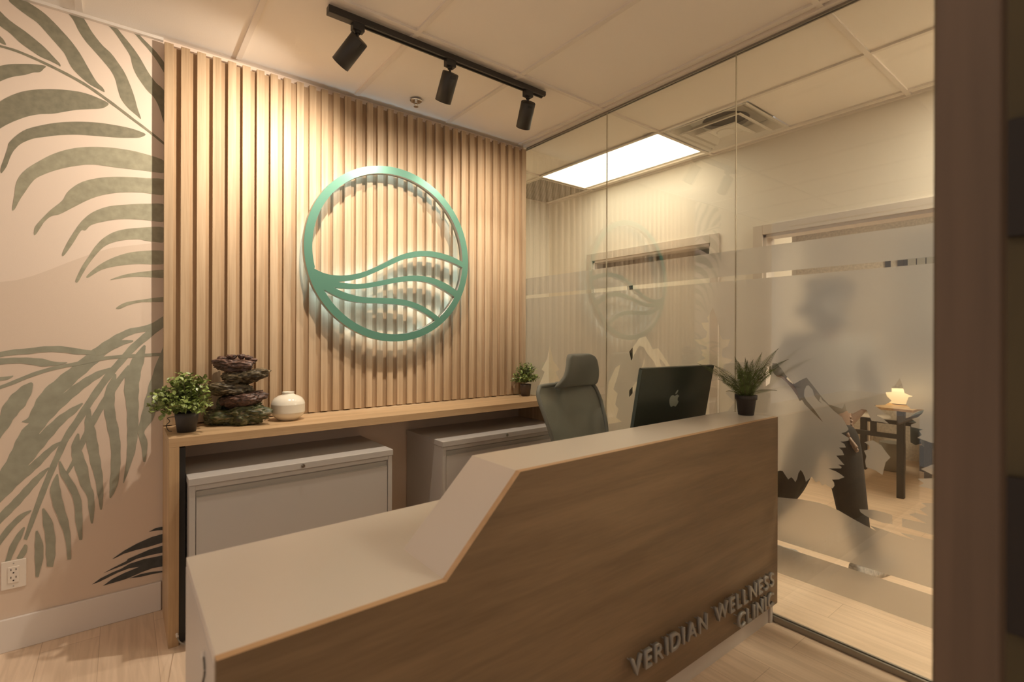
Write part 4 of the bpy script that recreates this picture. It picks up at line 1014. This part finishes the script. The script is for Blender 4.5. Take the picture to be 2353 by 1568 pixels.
for hpos, wr in ((rhand, rwr), (lhand, lwr)):
    hv = (Vector(hpos) - Vector(wr)).normalized(); sd = hv.cross(Vector((0, 1, .3))).normalized()
    for i, ln in enumerate((.050, .058, .054, .044)):
        b0 = Vector(hpos) + hv*.012 + sd*(i-1.5)*.016
        q = NB(); pts = [b0, b0 + hv*ln*.5 + Vector((0, -.006, -.004)), b0 + hv*ln*.85 + Vector((0, -.018, -.014)), b0 + hv*ln + Vector((0, -.026, -.022))]
        tube(q, smooth_path(pts, 3), [.0085]*9 + [.006], 8)
        obj('finger', q, M_skin, body, True)
    b0 = Vector(hpos) - sd*.024 - hv*.01; q = NB(); tube(q, [b0, b0 - sd*.018 + hv*.02, b0 - sd*.02 + hv*.045], [.010, .0095, .007], 8); obj('thumb', q, M_skin, body, True)
skin('shirt', [
 [(2.98, 1.09, .84, .15), (2.99, 1.09, 1.02, .145), (3.0, 1.10, 1.22, .145), (3.01, 1.10, 1.325, .065)],
 [(3.0, 1.10, 1.22, .145), (*lsh, .075), (*(Vector(lsh).lerp(Vector(lel), .6)), .062), (*lel, .056)],
 [(3.0, 1.10, 1.22, .145), (*rsh, .075), (*rel, .056), (*(Vector(rel).lerp(Vector(rwr), .5)), .048)]], M_shirt, body)
skin('trousers', [
 [(2.98, 1.09, .90, .14), (2.98, 1.09, .84, .135), (3.0, 1.02, .76, .105), (*rkn, .083), (3.10, .975, .26, .072), (*rft, .062)],
 [(2.98, 1.09, .84, .135), (2.97, 1.17, .76, .105), (*lkn, .083), (3.0, 1.40, .27, .070), (*lft, .06)]], M_trouser, body)
skin('hair', [[(2.995, 1.09, 1.495, .104), (3.005, 1.09, 1.555, .09), (3.015, 1.09, 1.59, .05)], [(2.995, 1.09, 1.495, .104), (2.955, 1.11, 1.42, .065), (2.94, 1.13, 1.33, .045)]], M_hair, body)
for e_ in (-1, 1):
    q = NB(); bmesh.ops.create_icosphere(q, subdivisions=2, radius=.011, matrix=Matrix.Translation((3.098, 1.085 + e_*.03, 1.485))); obj('eye', q, M_hair, body)
q = NB(); tube(q, [(3.098, 1.085, 1.49), (3.122, 1.085, 1.46), (3.098, 1.085, 1.45)], [.008, .012, .009], 8); obj('nose', q, M_skin, body, True)
for (x, y, dx, dy) in ((3.15, .965, .26, -.06), (3.0, 1.47, .14, -.2)):
    q = NB(); a_ = math.atan2(dy, dx)
    M = Matrix.Translation((x, y, 0)) @ Matrix.Rotation(a_, 4, 'Z')
    P = [(-.06, .035, .0), (.0, .042, .0), (.10, .045, 0), (.18, .048, 0), (.235, .035, 0), (.25, .01, 0)]
    outl = [(p[0], p[1]) for p in P] + [(p[0], -p[1]) for p in P[::-1]]
    outl = [(v.x, v.y) for v in smooth_path([Vector((*p_, 0)) for p_ in outl], 3, True)]
    def hh(x_): return .095 - max(0, x_ + .0) * .22
    rings = [[q.verts.new((px_, py_, .002)) for px_, py_ in outl], [q.verts.new((px_, py_, .03)) for px_, py_ in outl], [q.verts.new((px_ * .97, py_ * .8, max(.045, hh(px_)) * .8)) for px_, py_ in outl], [q.verts.new((px_*.9, py_*.35, max(.05, hh(px_)))) for px_, py_ in outl]]
    n = len(outl)
    for A_, B_ in zip(rings, rings[1:]):
        for i in range(n): q.faces.new([A_[i], A_[(i+1) % n], B_[(i+1) % n], B_[i]])
    q.faces.new(rings[0][::-1]); q.faces.new(rings[-1]); q.transform(M)
    obj('shoe', q, M_shoe, body, True)

# ------------------------------------------------------------------ furniture in the far room
p0 = onZ(2070, 1145, 0); Lt = .80; Wt = .50; ZT = .725
tb = thing('side_table', 'dark-legged wooden desk in the far room, seen through the tree cutouts', 'table', (p0.x, p0.y, 0))
q = NB(); box(q, -.05, Lt + .05, -.09, .24, ZT - .02, ZT, 0, .002); obj('table_top', q, M_counter, tb)
for (x, y) in ((0, 0), (Lt, 0), (0, Wt), (Lt, Wt)):
    q = NB(); box(q, x - .024, x + .024, y - .024, y + .024, 0, ZT - .0205 if y == 0 else .51, 0, .002); obj('leg', q, M_blackm, tb)
for x in (0, Lt):
    q = NB(); box(q, x - .018, x + .018, .17, .206, .5105, ZT - .0205); obj('post', q, M_blackm, tb)
for (a, b, c, d, e, f) in ((-.018, .018, .0245, Wt - .0245, .475, .51), (Lt - .018, Lt + .018, .0245, Wt - .0245, .475, .51), (.0245, Lt - .0245, -.014, .014, .60, .625)):
    q = NB(); box(q, a, b, c, d, e, f); obj('stretcher', q, M_blackm, tb)
lm = thing('table_lamp', 'small glowing drum lamp on the dark-legged desk', 'lamp', (p0.x + .32, p0.y + .075, ZT))
q = NB(); lathe(q, [(0, 0), (.07, 0), (.07, .012), (0, .014)], n=32); obj('base', q, M_blackm, lm)
q = NB(); lathe(q, [(.14, .014), (.148, .03), (.140, .115), (.12, .125), (0, .127)], n=40); obj('shade', q, M_lamp, lm, True)
ac = onZ(2112, 1098, 0)
ar = thing('armchair', 'blue-grey rounded armchair right of the dark-legged desk', 'chair', (6.19, 1.13, 0), -.5)
q = NB()
N = 22; A = []
for i in range(N + 1):
    a = -2.2 + 4.4 * i / N; hgt = .66 - .12 * abs(a) / 2.2
    c, s = math.cos(a), math.sin(a)
    A.append([q.verts.new((c*.30, s*.30, .24)), q.verts.new((c*.34, s*.34, .26)), q.verts.new((c*.345, s*.345, hgt - .03)), q.verts.new((c*.31, s*.31, hgt)), q.verts.new((c*.27, s*.27, hgt - .03)), q.verts.new((c*.26, s*.26, .26))])
for a, b in zip(A, A[1:]):
    for k in range(6): q.faces.new([a[k], a[(k+1) % 6], b[(k+1) % 6], b[k]])
q.faces.new(A[0]); q.faces.new(A[-1][::-1]); obj('backrest', q, M_blue, ar, True)
q = NB(); lathe(q, [(0, .25), (.25, .25), (.262, .28), (.262, .38), (.24, .41), (0, .42)], n=36); obj('seat', q, M_blue, ar, True)
for (x, y) in ((-.17, -.17), (.17, -.17), (.17, .17), (-.17, .17)):
    q = NB(); box(q, x - .022, x + .022, y - .022, y + .022, 0, .25, 0, .003); obj('leg', q, M_blackm, ar)
bc = onZ(2050, 1080, 0)
bn = thing('waste_bin', 'short grey cylindrical bin under the far desk', 'bin', (bc.x, bc.y, 0))
q = NB(); lathe(q, [(0, .002), (.10, .002), (.105, .01), (.105, .27), (.098, .27), (.095, .02), (0, .02)], n=36); obj('drum', q, M_bin, bn, True)
scn = onZ(2000, 1056, 0)
sw = thing('swivel_stool', 'white swivel stool with chrome star base in the far room', 'stool', (scn.x, scn.y, 0))
q = NB(); cyl(q, (0, 0, .05), (0, 0, .44), .018, n=16); obj('column', q, M_chrome, sw)
for i in range(5):
    a = i*2*PI/5; q = NB(); tube(q, [(0, 0, .06), (math.cos(a)*.22, math.sin(a)*.22, .03)], [.014, .010], 8); obj('base_leg', q, M_chrome, sw, True)
q = NB(); lathe(q, [(0, .43), (.16, .43), (.175, .445), (.17, .475), (0, .48)], n=32); obj('seat', q, M_plastic, sw, True)
# second light of the corridor, beyond the right edge of the view
M_panel2 = mat('light_panel_lens_b', (.9, .9, .9), .6, emit=(1.0, .88, .68), estr=30)
fl = thing('ceiling_light_panel', 'second corridor ceiling light, out of view beyond the brown post', 'ceiling light', (gx + .305, -.33, CEIL))
q = NB(); box(q, -.28, .28, -.58, .58, -.004, -.0016); obj('lens_panel', q, M_panel2, fl)
q = NB()
for (a, b, c, d) in [(-.30, .30, -.60, -.58), (-.30, .30, .58, .60), (-.30, -.28, -.58, .58), (.28, .30, -.58, .58)]: box(q, a, b, c, d, -.008, -.0014)
obj('frame', q, M_tbar, fl)
def fill_panel(label, x, y, hx, hy, m):
    fl = thing('ceiling_light_panel', label, 'ceiling light', (x, y, CEIL))
    q = NB(); box(q, -hx + .02, hx - .02, -hy + .02, hy - .02, -.004, -.0016); obj('lens_panel', q, m, fl)
    q = NB()
    for (a, b, c, d) in [(-hx, hx, -hy, -hy + .02), (-hx, hx, hy - .02, hy), (-hx, -hx + .02, -hy + .02, hy - .02), (hx - .02, hx, -hy + .02, hy - .02)]: box(q, a, b, c, d, -.008, -.0014)
    obj('frame', q, M_tbar, fl)
fill_panel('unseen fill light panel added above the near end of the reception desk', GX0 - 1.525 + .61, GYA - 1.83, .30, .60, mat('reception_fill_lens', (.9, .9, .9), .6, emit=(1.0, .85, .70), estr=2.5))  # glowing panel added out of view as fill for the reception area
# light for the far room (unseen ceiling panel, added to light it)
fl = thing('ceiling_light_panel', 'unseen ceiling light added to the far room, above the door head', 'ceiling light', (5.1, .9, CEIL))
q = NB(); box(q, -.58, .58, -.28, .28, -.004, -.0016); obj('lens_panel', q, mat('warm_lens', (.9, .9, .9), .6, emit=(1, .84, .60), estr=16), fl)
q = NB()
for (a, b, c, d) in [(-.60, -.58, -.30, .30), (.58, .60, -.30, .30), (-.58, .58, -.30, -.28), (-.58, .58, .28, .30)]: box(q, a, b, c, d, -.008, -.0014)
obj('frame', q, M_tbar, fl)

# ------------------------------------------------------------------ lights
def light(kind, name, loc, col, power, **kw):
    l = bpy.data.lights.new(name, kind); l.color = col; l.energy = power
    for k, v in kw.items(): setattr(l, k, v)
    o = bpy.data.objects.new(name, l); COL.objects.link(o); o.location = loc; return o
WARM = (1.0, .84, .64)
pw = [86, 37, 39]; pc = [10, 27, 29]
for i, (p, d) in enumerate(heads):
    o = light('SPOT', 'spot_beam', p, (1.0, .87, .72), pw[i], spot_size=math.radians(142 if i == 0 else 132), spot_blend=1.0, shadow_soft_size=.018)
    o.rotation_euler = d.to_track_quat('-Z', 'Y').to_euler()
    o = light('SPOT', 'spot_core', p, (1.0, .95, .84), pc[i], spot_size=math.radians(48), spot_blend=1.0, shadow_soft_size=.018)
    o.rotation_euler = d.to_track_quat('-Z', 'Y').to_euler()
w = bpy.data.worlds.new('w'); sc.world = w; w.use_nodes = True
bg = w.node_tree.nodes['Background']; bg.inputs[0].default_value = (1.0, .85, .72, 1); bg.inputs[1].default_value = .44

# ------------------------------------------------------------------ camera
cam = bpy.data.cameras.new('camera'); co = bpy.data.objects.new('camera', cam); COL.objects.link(co)
cam.sensor_width = 36; cam.sensor_fit = 'HORIZONTAL'; cam.lens = 36 * F / 2353
cam.shift_y = (V0 - 784) / 2353; cam.clip_start = .02
co.location = (0, 0, H)
co.rotation_euler = (Matrix.Rotation(-YAW, 3, 'Z') @ Matrix.Rotation(PI/2, 3, 'X') @ Matrix.Rotation(ROLL, 3, 'Z')).to_euler()
cam.dof.use_dof = True; cam.dof.focus_distance = 3.0; cam.dof.aperture_fstop = 2.2
sc.camera = co
sc.view_settings.view_transform = 'Standard'; sc.view_settings.look = 'None'; sc.view_settings.exposure = 0; sc.view_settings.gamma = 1
sc.view_settings.use_curve_mapping = False
cy = sc.cycles
cy.max_bounces = 8; cy.diffuse_bounces = 5; cy.glossy_bounces = 4; cy.transmission_bounces = 6; cy.transparent_max_bounces = 12
cy.caustics_reflective = False; cy.caustics_refractive = True; cy.sample_clamp_indirect = 6
cy.use_denoising = True
